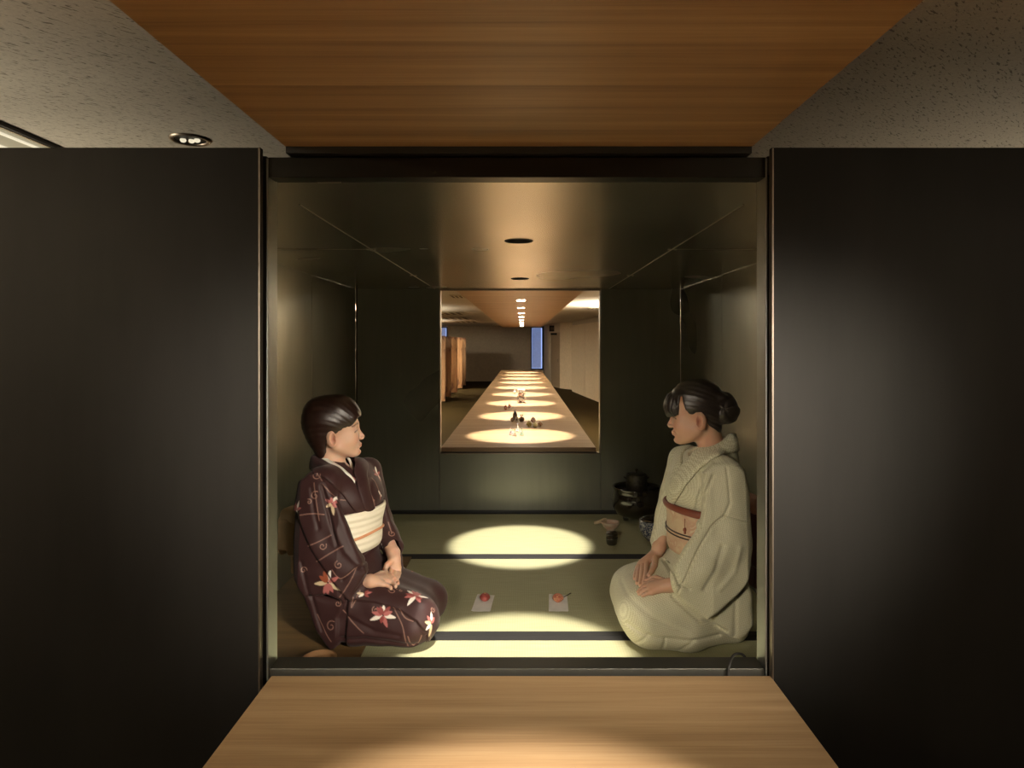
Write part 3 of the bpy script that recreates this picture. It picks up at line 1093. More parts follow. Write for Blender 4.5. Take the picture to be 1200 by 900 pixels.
def dyed(name, rough, sub=0.0, weave=0, sheen=0.0, spec=.5, check=None, bs=.15):
    t = NT(name).s(Roughness=rough)
    t.p.inputs['Specular IOR Level'].default_value = spec
    at = t.n('ShaderNodeVertexColor', layer_name='dye')
    c = at.outputs['Color']
    if sub:
        t.p.inputs['Subsurface Weight'].default_value = sub
        t.p.inputs['Subsurface Radius'].default_value = (.012, .004, .002)
        t.p.inputs['Subsurface Scale'].default_value = .6
        t.bump(t.noise(t.coords(), 260, 2), .06, .001)
    if sheen:
        t.p.inputs['Sheen Weight'].default_value = sheen
    if weave:
        t.bump(t.noise(t.coords(), weave, 3, .6), bs, .002)
    if check:
        ck = t.n('ShaderNodeTexChecker'); ck.inputs['Scale'].default_value = check
        ck.inputs['Color1'].default_value = (1, 1, 1, 1); ck.inputs['Color2'].default_value = (.66, .63, .57, 1)
        t.l(t.coords((1, .6, 1), (.0, .55, .0)), ck.inputs['Vector'])
        c = t.mix(.9, c, ck.outputs['Color'], 'MULTIPLY')
    t.l(c, t.p.inputs['Base Color'])
    return t.m


def hair_mat(name, a, b):
    t = NT(name).s(Roughness=.34)
    t.p.inputs['Specular IOR Level'].default_value = .7
    n = t.noise(t.coords((30, 30, 150), (0, .5, 0)), 3, 4, .65)
    t.l(t.ramp(n, [(.3, a), (.75, b)]), t.p.inputs['Base Color'])
    t.bump(n, .35, .002)
    return t.m


SKIN = dyed('skin', .48, .25, spec=.35)
SILK1 = dyed('plum_silk_crepe', .55, 0, 500, .06, spec=.3)
SILK2 = dyed('ivory_fine_check_crepe', .6, 0, 300, .1, spec=.3, check=290)


def gfold(P, pts, Y, amp, sig):
    """ridge (amp<0 lowers) along a line of the camera-side sheet, given in x,z"""
    V = np.array([W(px, py, Y)[[0, 2]] for px, py in pts], np.float32)
    d2 = np.full(len(P), 9., np.float32)
    x, z = P[:, 0], P[:, 2]
    for a, b in zip(V, V[1:]):
        ba = b - a
        t = np.clip(((x - a[0]) * ba[0] + (z - a[1]) * ba[1]) / (ba @ ba + 1e-12), 0, 1)
        # fade at the ends
        d2 = np.minimum(d2, (x - a[0] - t * ba[0]) ** 2 + (z - a[1] - t * ba[1]) ** 2)
    return amp * np.exp(-d2 / (sig * sig))


def xz(pts, Y):
    return [tuple(W(px, py, Y)[[0, 2]]) for px, py in pts]


# ------------------------------------------------------------------ woman on the left, plum kimono
def woman_left():
    c = np.array([-.690, 2.60])
    f = np.array([.951, -.309]); s = np.array([.309, .951])
    u = (s[0], s[1], 0)
    e = empty('person', (-.62, 2.60, 0), 'kneeling woman in dark plum flowered kimono with cream obi, facing right', 'person')
    HO, HR, HS = W(391, 508, 2.60), rot_face(math.radians(16), math.radians(7)), 1.06
    hx, hy, hz = HO
    sh_n, sh_f = (c[0] - s[0] * .15, c[1] - s[1] * .15, .575), (c[0] + s[0] * .15, c[1] + s[1] * .15, .565)
    el_n, el_f = (-.745, 2.415, .35), (-.600, 2.76, .355)
    wr_n, wr_f = tuple(W(424, 680, 2.46)), tuple(W(461, 648, 2.63))
    neck0 = HO + HR @ np.array([-.022, 0, -.05]) * HS
    neck1 = np.array([-.735, 2.60, .575])

    K = lambda px, py, Y: tuple(W(px, py, Y))
    # hair: full shell swept up and back over the ear, side-swept fringe
    faceV = [(.20, .052), (.094, .050), (.080, .036), (.066, .022), (.045, .010), (.020, .004), (-.004, .000), (-.022, -.006), (-.030, -.026), (-.026, -.062), (-.050, -.20), (.20, -.20)]

    def hair(P):
        q = local(P, HO, HR, HS)
        d = ell(q, (-.004, 0, .056), (.093, .083, .088))
        d = smin(d, ell(q, (.034, 0, .078), (.060, .068, .056)), .03)
        d = smin(d, ell(q, (.070, -.012, .050), (.033, .050, .036)), .03)
        d = smin(d, ell(q, (-.046, 0, .060), (.055, .066, .072)), .04)
        d = smin(d, ell(q, (-.050, 0, .006), (.046, .060, .056)), .03)
        d = smin(d, ell(q, (-.042, 0, -.050), (.034, .046, .046)), .03)
        # swept locks
        ph = q[:, 2] * 1.0 + .55 * q[:, 0] + 5.0 * q[:, 0] ** 2
        d = d + .0004 * np.sin(ph * 300) + .0007 * np.sin(ph * 85 + 1.0 + 6 * q[:, 1])
        face = poly2(q[:, 0], q[:, 2], faceV)
        d = smax(d, -(face), .008)
        return d * HS * .8
    V, Q = net(hair, HO - .2, HO + .2, .0028)
    mesh_np('hair', V, Q, hair_mat('dark_brown_hair', (.009, .004, .003), (.038, .014, .008)), e)

    # kimono
    Yn = 2.352
    bag = xz([(348, 566), (362, 556), (380, 566), (396, 590), (412, 628), (430, 670), (406, 706), (386, 697), (358, 700), (343, 680), (338.5, 655), (338.5, 607)], Yn + .04)
    tail = xz([(342, 640), (360, 690), (404, 704), (413, 708), (403, 742), (394, 765), (385, 765), (368, 742), (355, 710), (344, 680)], Yn + .03)

    def torso(P):
        d = cone(P, (c[0], c[1], .47), (c[0] - .01, c[1], .25), .108, .122, u, 1.32)
        d = smin(d, ell(P, (c[0] + .01, c[1], .50), (.118, .158, .10), rot_face(math.radians(-18), 0)), .05)
        return d

    def stand(P):
        d = cone(P, (-.735, 2.60, .55), (-.752, 2.60, .68), .098, .066)
        pl = (P[:, 2] - .655) - (-.52) * (P[:, 0] + .815)          # falls towards the front
        d = smax(d, pl * .88, .01)
        return d

    def lapcloth(P):
        lap = ell(P, (-.672, 2.58, .165), (.125, .188, .150))
        lap = smin(lap, cone(P, (-.69, 2.46, .12), (-.62, 2.44, .07), .075, .075), .05)
        lap = smin(lap, cone(P, (-.62, 2.465, .135), (-.390, 2.432, .086), .108, .086), .05)
        lap = smin(lap, cone(P, (-.62, 2.665, .130), (-.375, 2.645, .074), .108, .076), .05)
        lap = smin(lap, cone(P, (-.405, 2.392, .056), (-.66, 2.40, .050), .060, .052), .04)
        lap = smin(lap, cone(P, (-.395, 2.65, .060), (-.70, 2.68, .050), .066, .052), .04)
        lap = smin(lap, cone(P, (-.60, 2.57, .125), (-.41, 2.55, .080), .10, .08), .05)
        return lap

    def solid(P):
        d = torso(P)
        d = smin(d, cone(P, sh_n, sh_f, .060, .056), .05)
        d = smin(d, cone(P, (-.72, 2.60, .57), (-.745, 2.60, .60), .085, .07), .04)
        d = smin(d, stand(P), .025)
        # near arm and hanging sleeve
        arm = chain(P, [(sh_n[0] - .01, sh_n[1] - .01, .565), el_n, (-.63, 2.415, .285), tuple(W(420, 683, 2.43))], [.064, .062, .050, .034], .02)
        sl = slab(P, bag, lambda x, z: Yn + .012 + .14 * np.clip(z - .27, 0, .4) + np.clip(x + .66, 0, .2) * .30 - np.clip(x + .80, -.1, 0) * .9, .020, .014)
        sl = smin(sl, arm, .025)
        d = smin(d, sl, .009)
        tl = slab(P, tail, lambda x, z: Yn + .040 + .05 * (z - .1), .034, .022)
        d = smin(d, tl, .010)
        # far arm
        fa = chain(P, [sh_f, el_f, tuple(W(462, 641, 2.66))], [.060, .056, .038], .02)
        fs = slab(P, xz([(449, 575), (456, 600), (463, 625), (471, 650), (471.5, 661), (452, 652), (446, 640), (444, 600)], 2.70), 2.70, .02, .02)
        d = smin(d, smin(fa, fs, .02), .015)
        # hips, thighs, calves under the skirt
        lap = lapcloth(P)
        d = smin(d, lap, .02)
        front = np.clip((2.66 - P[:, 1]) * 30, 0, 1)
        # folds
        g = gfold(P, [(374, 572), (382, 600), (389, 625), (394, 640)], Yn, .007, .006)
        g = g + gfold(P, [(362, 575), (366, 600), (372, 620)], Yn, .004, .008)
        g = g + gfold(P, [(392, 622), (404, 648), (424, 668)], Yn, -.004, .010)
        g = g + gfold(P, [(352, 660), (362, 700), (376, 742)], Yn, .004, .007)
        g = g + gfold(P, [(408, 700), (440, 703), (470, 711), (490, 722), (502, 738), (500, 752)], 2.40, .006, .005)
        g = g + gfold(P, [(400, 748), (430, 746), (462, 750), (488, 754)], 2.37, .007, .008)
        g = g + gfold(P, [(410, 722), (440, 736), (470, 740)], 2.38, .004, .008)
        g = g + gfold(P, [(436, 560), (441, 590)], 2.6, .003, .006)
        g = g + gfold(P, [(412, 665), (430, 652), (447, 645)], 2.48, .005, .005)
        back = 1 / (1 + np.exp(poly2(P[:, 0], P[:, 2], xz([(345, 604), (353, 624), (365, 645), (382, 670), (406, 704), (404, 770), (325, 775), (325, 604)], Yn)) / .0018))
        g = g + .011 * back * (P[:, 1] < 2.5)
        rec = 1 / (1 + np.exp(poly2(P[:, 0], P[:, 2], xz([(408, 701), (440, 704), (470, 712), (490, 723), (501, 740), (494, 775), (400, 775), (398, 720)], 2.40)) / .002))
        d = d + front * (g + .010 * rec * (P[:, 1] < 2.6))
        # wrinkles at random, gentle
        d = d + .0012 * np.sin(P[:, 0] * 70 + 9 * P[:, 2]) * np.sin(P[:, 2] * 50 + 20 * P[:, 1])
        return d

    def kimono(P):
        d = solid(P)
        # neck hollow and sleeve mouths
        d = smax(d, -cone(P, (-.722, 2.60, .60), (-.742, 2.60, .72), .052, .062), .006)
        d = smax(d, -cone(P, (-.675, 2.585, .585), (-.62, 2.57, .70), .028, .05), .01)
        d = smax(d, -cone(P, W(423, 682, 2.435), W(440, 681.5, 2.46), .027, .029), .003)
        d = smax(d, -cone(P, W(461.5, 640, 2.65), W(462, 664, 2.60), .027, .029), .003)
        d = smax(d, -(P[:, 2] - .001), .002)
        return d

    V, Q = net(kimono, (-.97, 2.28, -.01), (-.26, 2.90, .72), .0027)
    N = vnormals(V, Q)
    wht, pnk, dpk, crm = (.80, .72, .64), (.42, .13, .12), (.25, .055, .05), (.62, .48, .30)
    thin = (.40, .22, .17)
    # thin stems first
    LN = ([(361, 640), (375, 634), (388, 627)], [(371, 658), (386, 649), (402, 640)], [(350, 604), (365, 602), (380, 603)],
                [(372, 557), (388, 578), (412, 587), (420, 577), (408, 562), (392, 556)], [(398, 700), (410, 682), (418, 665)],
                [(389, 668), (400, 678), (416, 666)], [(461, 712), (472, 735), (478, 757)], [(468, 714), (475, 724), (484, 728)],
                [(478, 746), (485, 756), (494, 745)], [(402, 715), (414, 730), (426, 742)], [(414, 700), (412, 712), (422, 692)],
                [(430, 570), (436, 582), (440, 596)], [(419, 597), (418, 604), (415, 610)], [(436, 560), (443, 572), (446, 585)],
                [(372, 720), (380, 738), (388, 752)], [(506, 735), (505, 745), (501, 752)], [(455, 612), (459, 624)],
                [(368, 566), (371, 590), (374, 610)], [(342, 640), (356, 652), (374, 668)])
    SP = ((372, 558, .016, 1, 2), (395, 556, .012, -1, 0), (369, 581, .017, 1, 1), (378, 640, .014, -1, .5), (397, 662, .015, 1, 2),
                              (460, 692, .020, 1, 0), (507, 714, .012, -1, 0), (388, 734, .020, 1, 1), (362, 588, .010, -1, 2), (410, 580, .009, 1, 0),
                              (440, 715, .013, 1, 2), (453, 716, .010, -1, 1), (470, 692, .007, 1, 1), (437, 588, .009, 1, 0), (396, 707, .013, -1, 1), (407, 605, .010, 1, 0), (356, 668, .013, 1, 0))
    FL = [((347.5, 597), .034, [(70, 1.0, wht), (-75, 1.0, wht), (20, .7, pnk), (160, .8, dpk), (200, .8, dpk), (120, .7, dpk)]),
          ((389, 590), .034, [(60, .9, wht), (100, .6, pnk), (150, .8, pnk), (20, .8, pnk), (210, .7, crm), (-80, 1.2, crm), (-40, .6, pnk)]),
          ((421, 564), .040, [(100, .9, pnk), (70, .8, dpk), (-75, 1.1, pnk), (-100, 1.0, pnk), (20, .6, wht), (130, .7, pnk)]),
          ((421.5, 547), .022, [(160, 1, wht), (-20, .6, wht), (-60, .8, pnk)]),
          ((446, 580), .022, [(120, 1, wht), (-30, .6, wht), (-90, .9, pnk)]),
          ((419, 594), .018, [(90, .9, pnk), (60, .8, pnk), (-110, .8, dpk), (120, .7, pnk)]),
          ((384, 683), .046, [(75, 1.0, wht), (185, 1.0, crm), (-30, 1.1, crm), (110, .9, (.28, .07, .03)), (140, .8, (.28, .07, .03)), (-90, .9, pnk), (-110, .9, pnk), (-60, .8, pnk), (30, 1.0, pnk)]),
          ((487, 698), .044, [(88, .9, wht), (190, 1.1, wht), (-42, 1.1, wht), (25, 1.0, pnk), (5, .9, pnk), (150, .9, pnk), (125, .8, dpk), (-110, .8, pnk), (-80, .6, dpk), (55, .9, pnk)]),
          ((448.5, 721), .042, [(88, .75, wht), (200, 1.1, wht), (-10, 1.1, wht), (165, .9, pnk), (130, .8, dpk), (50, .9, dpk), (-65, 1.0, pnk), (20, .8, pnk), (-100, .6, dpk), (110, .7, dpk)]),
          ((505.5, 731), .034, [(75, 1.1, wht), (210, .8, wht), (110, .9, pnk), (-100, 1.3, crm), (40, .7, pnk), (150, .8, crm)]),
          ((427, 696), .026, [(170, 1.0, crm), (10, 1.0, pnk), (200, .8, wht), (-40, .7, dpk), (40, .7, dpk)]),
          ((464, 764), .022, [(60, 1.0, crm), (120, .9, pnk), (160, 1.0, dpk), (20, .7, wht)]),
          ((403, 763), .020, [(70, .9, wht), (140, .7, dpk), (10, .7, pnk)]),
          ((447.5, 640), .012, [(100, 1, wht), (-70, 1, wht)]),
          ((364, 732), .016, [(60, 1, wht), (-60, .8, wht)])]
    allp = [p for l in LN for p in l] + [(a[0], a[1]) for a in SP] + [a[0] for a in FL]
    hits = rays(solid, allp, keep=False)

    def paint(V, N):
        ck = Cloth(V, N, (.036, .0125, .0120))
        k = 0
        for l in LN:
            hp = hits[k:k + len(l)]; k += len(l)
            if all(h is not None for h in hp): ck.line(conform(solid, bez(hp, 8), 0), .0010, thin)
        for a in SP:
            if hits[k] is not None: ck.spiral(hits[k], a[2], a[3], thin, a[4])
            k += 1
        for a in FL:
            if hits[k] is not None: ck.flower(hits[k], a[1], a[2])
            k += 1
        return ck
    ck = paint(V, N)
    # the side turned away carries the same flowers
    rnd = random.Random(4)
    far = np.where((V[:, 1] > 2.66) & (V[:, 2] > .04))[0]
    for k in range(26):
        p = V[far[rnd.randrange(len(far))]]
        a0 = rnd.random() * 360
        if k % 2: ck.spiral(p, .015, 1, thin, a0)
        else: ck.flower(p, .038, [(a0 + a, kk, cc) for a, kk, cc in ((0, 1, wht), (60, .9, pnk), (110, 1, wht), (170, .8, dpk), (220, 1, pnk), (290, .9, pnk))])
    # purple lining shows low at the front hem
    m = poly2(V[:, 0], V[:, 2], xz([(468, 772), (480, 757), (500, 752), (494, 772)], 2.42)) < 0
    ck.lay(np.where(m & (V[:, 1] < 2.46) & (V[:, 2] < .022))[0], np.ones(int((m & (V[:, 1] < 2.46) & (V[:, 2] < .022)).sum())), (.10, .012, .045))
    mesh_np('kimono', V, Q, SILK1, e, ck.C)

    def L(px, py, Y):
        """point no deeper than just above the cloth of the lap"""
        h = rays(lapcloth, [(px, py)], keep=False)[0]
        return tuple(W(px, py, Y if h is None else min(h[1] - .013, Y) if Y < h[1] - .045 else h[1] - .013))

    handR = [(tuple(W(410, 683, 2.44)), L(434, 681, 2.47)),
             [L(453, 673, 2.500), L(454, 677, 2.488), L(452.5, 681, 2.476), L(449, 684.5, 2.466)],
             [([L(453, 673, 2.500), L(459.5, 675, 2.505), L(463.5, 678.5, 2.503), L(464.5, 681, 2.50)], FR),
              ([L(454, 677, 2.488), L(461, 678, 2.49), L(465.5, 681.5, 2.488), L(466.2, 684, 2.486)], FR),
              ([L(452.5, 681, 2.476), L(459, 682.5, 2.477), L(463, 685.2, 2.476), L(463.4, 687.3, 2.474)], FR),
              ([L(449, 684.5, 2.466), L(454, 686, 2.466), L(457.5, 688.2, 2.466), L(458.2, 689.8, 2.466)], [.0088, .0078, .007, .006]),
              ([L(438, 677, 2.49), L(446, 672, 2.512), L(452, 671.5, 2.522), L(456, 674.5, 2.525)], [.012, .0105, .0095, .0075])]]
    handL = [((wr_f), L(462, 655, 2.61)),
             [L(467, 665, 2.60), L(466, 668.5, 2.59), L(462.5, 669, 2.58), L(458.5, 667.5, 2.575)],
             [([L(458.5, 667.5, 2.575), L(457, 674, 2.56), L(455, 678, 2.545), L(453, 680, 2.54)], FR),
              ([L(462.5, 669, 2.58), L(461.5, 676, 2.56), L(459.5, 680, 2.54), L(457.5, 682, 2.53)], FR),
              ([L(466, 668.5, 2.59), L(466, 675.5, 2.57), L(464, 679, 2.55), L(461, 681, 2.54)], FR),
              ([L(467.5, 665, 2.60), L(468, 671.5, 2.59), L(467, 675.5, 2.575), L(465.5, 678, 2.565)], [.0088, .0078, .007, .006]),
              ([L(459, 657, 2.59), L(453.5, 662, 2.57), L(451.5, 667, 2.555), L(452, 671.5, 2.545)], [.012, .0105, .0092, .0075])]]

    def body(P):
        q = local(P, HO, HR, HS)
        d = head_local(q) * HS
        d = smin(d, cone(P, neck0, neck1, .048, .052), .02)
        d = smin(d, cone(P, (c[0], c[1], .52), (c[0], c[1], .2), .075, .09, u, 1.35), .05)
        d = smin(d, cone(P, sh_n, sh_f, .035, .035), .03)
        for a, b_, w_ in ((sh_n, el_n, wr_n), (sh_f, el_f, wr_f)):
            d = smin(d, chain(P, [a, b_, w_], [.036, .032, .024], .01), .01)
        for yy in (2.47, 2.655):
            d = smin(d, chain(P, [(-.63, yy, .135), (-.42, yy - .012, .080), (-.66, yy - .005, .050)], [.070, .046, .030], .01), .03)
        d = smin(d, hand_sdf(P, *handR), .008)
        d = smin(d, hand_sdf(P, *handL), .008)
        return d

    V, Q = net(body, (-.95, 2.30, 0.01), (-.28, 2.88, .95), .0021)
    N = vnormals(V, Q)
    col = np.tile(np.array((.60, .365, .255), np.float32), (len(V), 1))
    q = local(V, HO, HR, HS)
    hm = V[:, 2] > .62
    col[hm] = face_paint(q[hm], N[hm], (.60, .365, .255))
    mesh_np('body', V, Q, SKIN, e, col)

    white = simple('white_collar_silk', (.80, .76, .68, 1), .6)
    # collars (band of the kimono, white under-collar above it)
    nape_u, nape_l = W(366, 533, 2.62), W(362, 550, 2.63)
    near_up = [nape_u] + rays(solid, [(371, 534.5), (381, 539), (392, 546), (403, 554), (411, 561), (416, 568), (421, 578), (427, 590), (433, 601)])
    near_lo = [nape_l] + rays(solid, [(366, 553), (374, 557), (383, 563), (392, 571), (400, 579), (406, 587), (412, 595), (418, 602), (424, 609)])
    far_up = [nape_u, W(374, 530, 2.67), W(390, 533, 2.685), W(404, 537, 2.675), W(411, 543, 2.64)] + rays(solid, [(413.5, 552), (416, 562), (419, 575), (423, 588), (427, 600)])
    far_lo = [nape_l, W(378, 541, 2.71), W(400, 540, 2.73), W(416, 541, 2.71), W(424, 547, 2.68)] + rays(solid, [(429, 556), (431, 566), (433, 578), (436, 590), (440, 600)])
    for up_, lo_, of_ in ((near_up, near_lo, .0025), (far_up, far_lo, .006)):
        o = ribbon('collar', up_, lo_, .006, SILK1, e, solid, of_, n=14, m=19)
        me = o.data
        v_ = np.zeros(len(me.vertices) * 3, np.float32); me.vertices.foreach_get('co', v_); v_ = v_.reshape(-1, 3)
        q_ = np.array([list(p_.vertices) for p_ in me.polygons])
        n_ = vnormals(v_, q_)
        c4 = np.ones((len(v_), 4), np.float32); c4[:, :3] = paint(v_, n_).C
        me.color_attributes.new('dye', 'FLOAT_COLOR', 'POINT').data.foreach_set('color', c4.ravel())
    out = lambda p, k: p + np.array([0, -k, 0])
    nu = rays(solid, [(370, 531.5), (381, 536), (392.5, 542.8), (403.5, 550.5), (411, 557), (415, 562.5)])
    nl = rays(solid, [(370, 536), (381, 540.5), (392, 547.5), (403, 555.5), (411, 562), (415.5, 567.5)])
    ribbon('under_collar', [out(p, .004) for p in nu], [out(p, .004) for p in nl], .003, white, e, solid, .0045)
    fu = [W(403, 533, 2.66), W(408.5, 540, 2.62), W(411, 548, 2.585), W(413, 556, 2.55), W(415, 564, 2.515)]
    fl_ = [W(406, 534, 2.67), W(412, 540, 2.63), W(414.2, 548, 2.595), W(416, 556, 2.56), W(417, 564, 2.52)]
    ribbon('under_collar', fu, fl_, .004, white, e, None, 0)

    # obi
    t = NT('cream_obi_silk').s(Roughness=.55, Base_Color=(.80, .73, .58, 1))
    wv = t.n('ShaderNodeTexWave', wave_type='BANDS', bands_direction='Z')
    wv.inputs['Scale'].default_value = 11; wv.inputs['Distortion'].default_value = 1.2; wv.inputs['Detail'].default_value = 1
    t.l(t.coords((.6, .6, 1.2)), wv.inputs['Vector'])
    t.bump(wv.outputs['Fac'], .5, .006)
    obi_m = t.m

    def tk(P): return torso(P)
    th_ = np.linspace(PI, 3 * PI, 33)
    ring = lambda z0, tilt, rr=.2: [np.array([c[0] + rr * (f[0] * math.cos(a) + s[0] * math.sin(a)), c[1] + rr * (f[1] * math.cos(a) + s[1] * math.sin(a)), z0 + tilt * math.cos(a)]) for a in th_]
    ribbon('obi', ring(.302, .006), ring(.452, .004), .012, obi_m, e, tk, .006, n=3, m=14)
    orange = simple('peach_silk_cord', (.66, .30, .15, 1), .5)
    cp = conform(tk, np.array(ring(.350, .022, .16)), .019)
    B().tube(cp, .0052, 8).build('obi_cord', orange, e, smooth=True)
    return e, kimono, c, f, s


def fix_child(o, e):
    world_child(o, e)


E1, K1, c1_, f1_, s1_ = woman_left()
for ch in list(E1.children):
    fix_child(ch, E1)
# ------------------------------------------------------------------ woman on the right, ivory check kimono
def woman_right():
    c = np.array([.690, 2.52])
    f = np.array([-.978, -.208]); s = np.array([-.208, .978])
    u = (s[0], s[1], 0)
    e = empty('person', (.60, 2.52, 0), 'kneeling woman in pale ivory checked kimono with beige obi, hair in a bun, facing left', 'person')
    HO, HR, HS = W(818.5, 488, 2.50), rot_face(math.radians(164), math.radians(-3)), 1.07
    sh_n, sh_f = (c[0] - s[0] * .145, c[1] - s[1] * .145, .635), (c[0] + s[0] * .145 - .01, c[1] + s[1] * .145, .625)
    el_n, el_f = (.735, 2.345, .40), (.610, 2.71, .40)
    K = lambda px, py, Y: tuple(W(px, py, Y))
    wr_n, wr_f = K(803, 684, 2.34), K(772, 642, 2.64)
    neck0 = HO + HR @ np.array([-.024, 0, -.05]) * HS
    neck1 = np.array([.742, 2.52, .64])
    faceV = [(.20, -.2), (.20, .030), (.098, .030), (.072, .020), (.066, .020), (.058, .075), (.050, .080), (.048, .060), (.040, .030), (.028, .012), (.016, .012), (.006, .020), (-.012, .022), (-.026, .008), (-.030, -.030), (-.026, -.055), (-.045, -.20)]

    def hair(P):
        q = local(P, HO, HR, HS)
        d = ell(q, (-.004, 0, .050), (.090, .079, .084))
        d = smin(d, ell(q, (.034, 0, .054), (.058, .066, .062)), .03)
        d = smin(d, cone(q, (-.046, 0, .01), (-.040, 0, -.060), .045, .030), .03)
        ph = q[:, 2] * 1.2 - .35 * q[:, 0] + 3 * q[:, 0] ** 2
        d = d + .0006 * np.sin(ph * 330) + .0006 * np.sin(ph * 120)
        face = poly2(q[:, 0], q[:, 2], faceV)
        d = smax(d, -face, .006)
        # fringe, swept forwards over the forehead
        fr = ell(q, (.072, 0, .042), (.044, .058, .052))
        fr = smin(fr, cone(q, (.074, .040, .03), (.070, .052, -.012), .020, .004), .015)
        fr = smin(fr, cone(q, (.074, -.040, .03), (.070, -.052, -.012), .020, .004), .015)
        fr = smin(fr, cone(q, (.095, 0, .03), (.100, 0, .012), .020, .008), .02)
        fr = smax(fr, -ell(q, (.028, 0, .012), (.066, .054, .072)), .004)
        fr = smax(fr, -(q[:, 2] - .006 + .30 * (q[:, 0] - .085)), .004)
        fr = fr + .0013 * np.sin(np.arctan2(q[:, 1], q[:, 0] - .02) * 40)
        d = smin(d, fr, .002)
        # bun: coiled and knotted
        b = q - A(-.088, 0, .030)
        bun = ell(q, (-.092, 0, .024), (.046, .054, .056))
        ang = np.arctan2(b[:, 2], b[:, 0])
        bun = bun + .0035 * np.sin(3 * ang + 40 * b[:, 1]) + .0014 * np.sin(ang * 4 + np.linalg.norm(b, axis=1) * 420)
        bun = smin(bun, ell(q, (-.076, .03, .066), (.026, .024, .018)), .008)
        d = smin(d, bun, .010)
        return d * HS * .8
    V, Q = net(hair, HO - .22, HO + .22, .0028)
    mesh_np('hair', V, Q, hair_mat('black_brown_hair', (.010, .007, .006), (.038, .026, .020)), e)

    Yn = 2.292
    bag = xz([(826, 556), (838, 545), (858, 545), (872, 554), (879, 580), (880.5, 620), (880, 662), (872, 684), (850, 704), (827, 723), (808, 709), (795, 699), (786.5, 673), (800, 650), (815, 625), (823, 598)], Yn + .025)
    tail = xz([(829, 720), (850, 702), (876, 676), (884, 700), (885, 735), (878, 747), (866, 753), (856, 750), (842, 737)], Yn + .03)

    def torso(P):
        d = cone(P, (c[0], c[1], .52), (c[0] + .005, c[1], .27), .112, .120, u, 1.30)
        d = smin(d, ell(P, (c[0] - .012, c[1], .555), (.122, .156, .105), rot_face(math.radians(192), 0)), .05)
        return d

    def stand(P):
        d = cone(P, (.725, 2.52, .60), (.734, 2.52, .77), .100, .068)
        pl = (P[:, 2] - .746) - .46 * (P[:, 0] - .80)
        return smax(d, pl * .9, .008)

    def lapcloth(P):
        lap = ell(P, (.70, 2.53, .19), (.13, .185, .155))
        lap = smin(lap, cone(P, (.64, 2.445, .165), (.452, 2.435, .110), .115, .100), .05)
        lap = smin(lap, cone(P, (.64, 2.63, .165), (.450, 2.63, .118), .118, .100), .05)
        lap = smin(lap, cone(P, (.47, 2.405, .066), (.60, 2.385, .055), .072, .060), .05)
        lap = smin(lap, cone(P, (.60, 2.40, .055), (.78, 2.44, .055), .058, .055), .05)
        lap = smin(lap, cone(P, (.46, 2.63, .080), (.80, 2.63, .060), .085, .062), .04)
        lap = smin(lap, cone(P, (.62, 2.53, .16), (.45, 2.53, .11), .12, .10), .05)
        return lap

    def solid(P):
        d = torso(P)
        d = smin(d, cone(P, sh_n, sh_f, .062, .058), .05)
        d = smin(d, cone(P, (.72, 2.52, .62), (.748, 2.52, .655), .09, .07), .04)
        d = smin(d, stand(P), .022)
        arm = chain(P, [(sh_n[0] + .012, sh_n[1] - .01, .62), el_n, (.645, 2.335, .315), K(799, 684, 2.335)], [.066, .066, .054, .036], .02)
        sl = slab(P, bag, lambda x, z: Yn + .008 + .11 * np.clip(z - .27, 0, .45) + np.clip(.66 - x, 0, .2) * .25 + np.clip(x - .78, 0, .1) * .8, .020, .014)
        sl = smin(sl, arm, .025)
        d = smin(d, sl, .006)
        tl = slab(P, tail, lambda x, z: Yn + .055 - .04 * (z - .1), .026, .03)
        d = smin(d, tl, .02)
        fa = chain(P, [sh_f, el_f, K(773, 634, 2.67)], [.060, .056, .038], .02)
        fs = slab(P, xz([(784, 548), (776, 570), (770, 605), (765.5, 641), (780, 648), (790, 655), (800, 600)], 2.69), 2.69, .022, .02)
        d = smin(d, smin(fa, fs, .02), .015)
        lap = lapcloth(P)
        d = smin(d, lap, .02)
        front = np.clip((2.58 - P[:, 1]) * 30, 0, 1)
        g = gfold(P, [(838, 560), (826, 590), (824, 618), (800, 650)], Yn, .005, .006)
        g = g + gfold(P, [(850, 604), (835, 618), (818, 648), (796, 696)], Yn, .006, .0035)
        g = g + gfold(P, [(879, 612), (850, 604)], Yn, .003, .003)
        g = g + gfold(P, [(854, 550), (856, 590), (850, 604)], Yn, .004, .005)
        g = g + gfold(P, [(846, 640), (838, 665), (826, 690)], Yn, .005, .010)
        g = g + gfold(P, [(866, 640), (860, 670), (842, 690)], Yn, -.004, .010)
        g = g + gfold(P, [(873, 680), (862, 700), (861, 745)], Yn + .03, .004, .008)
        g = g + gfold(P, [(790, 702), (820, 728), (850, 738)], Yn + .04, .006, .007)
        g = g + gfold(P, [(738, 735), (755, 742), (770, 746), (800, 748), (845, 747)], 2.34, .006, .007)
        g = g + gfold(P, [(760, 742), (752, 752), (748, 756)], 2.34, .004, .006)
        g = g + gfold(P, [(780, 748), (777, 764)], 2.33, .004, .006)
        g = g + gfold(P, [(812, 748), (800, 758), (796, 764)], 2.34, .004, .006)
        g = g + gfold(P, [(736, 700), (760, 716), (800, 735)], 2.38, .003, .010)
        g = g + gfold(P, [(780, 654), (785, 668), (795, 672)], 2.45, .010, .006)
        g = g + gfold(P, [(775, 548), (780, 590)], 2.6, .003, .006)
        d = d + front * g
        d = d + .0012 * np.sin(P[:, 0] * 64 + 9 * P[:, 2] + 1) * np.sin(P[:, 2] * 48 + 20 * P[:, 1])
        return d

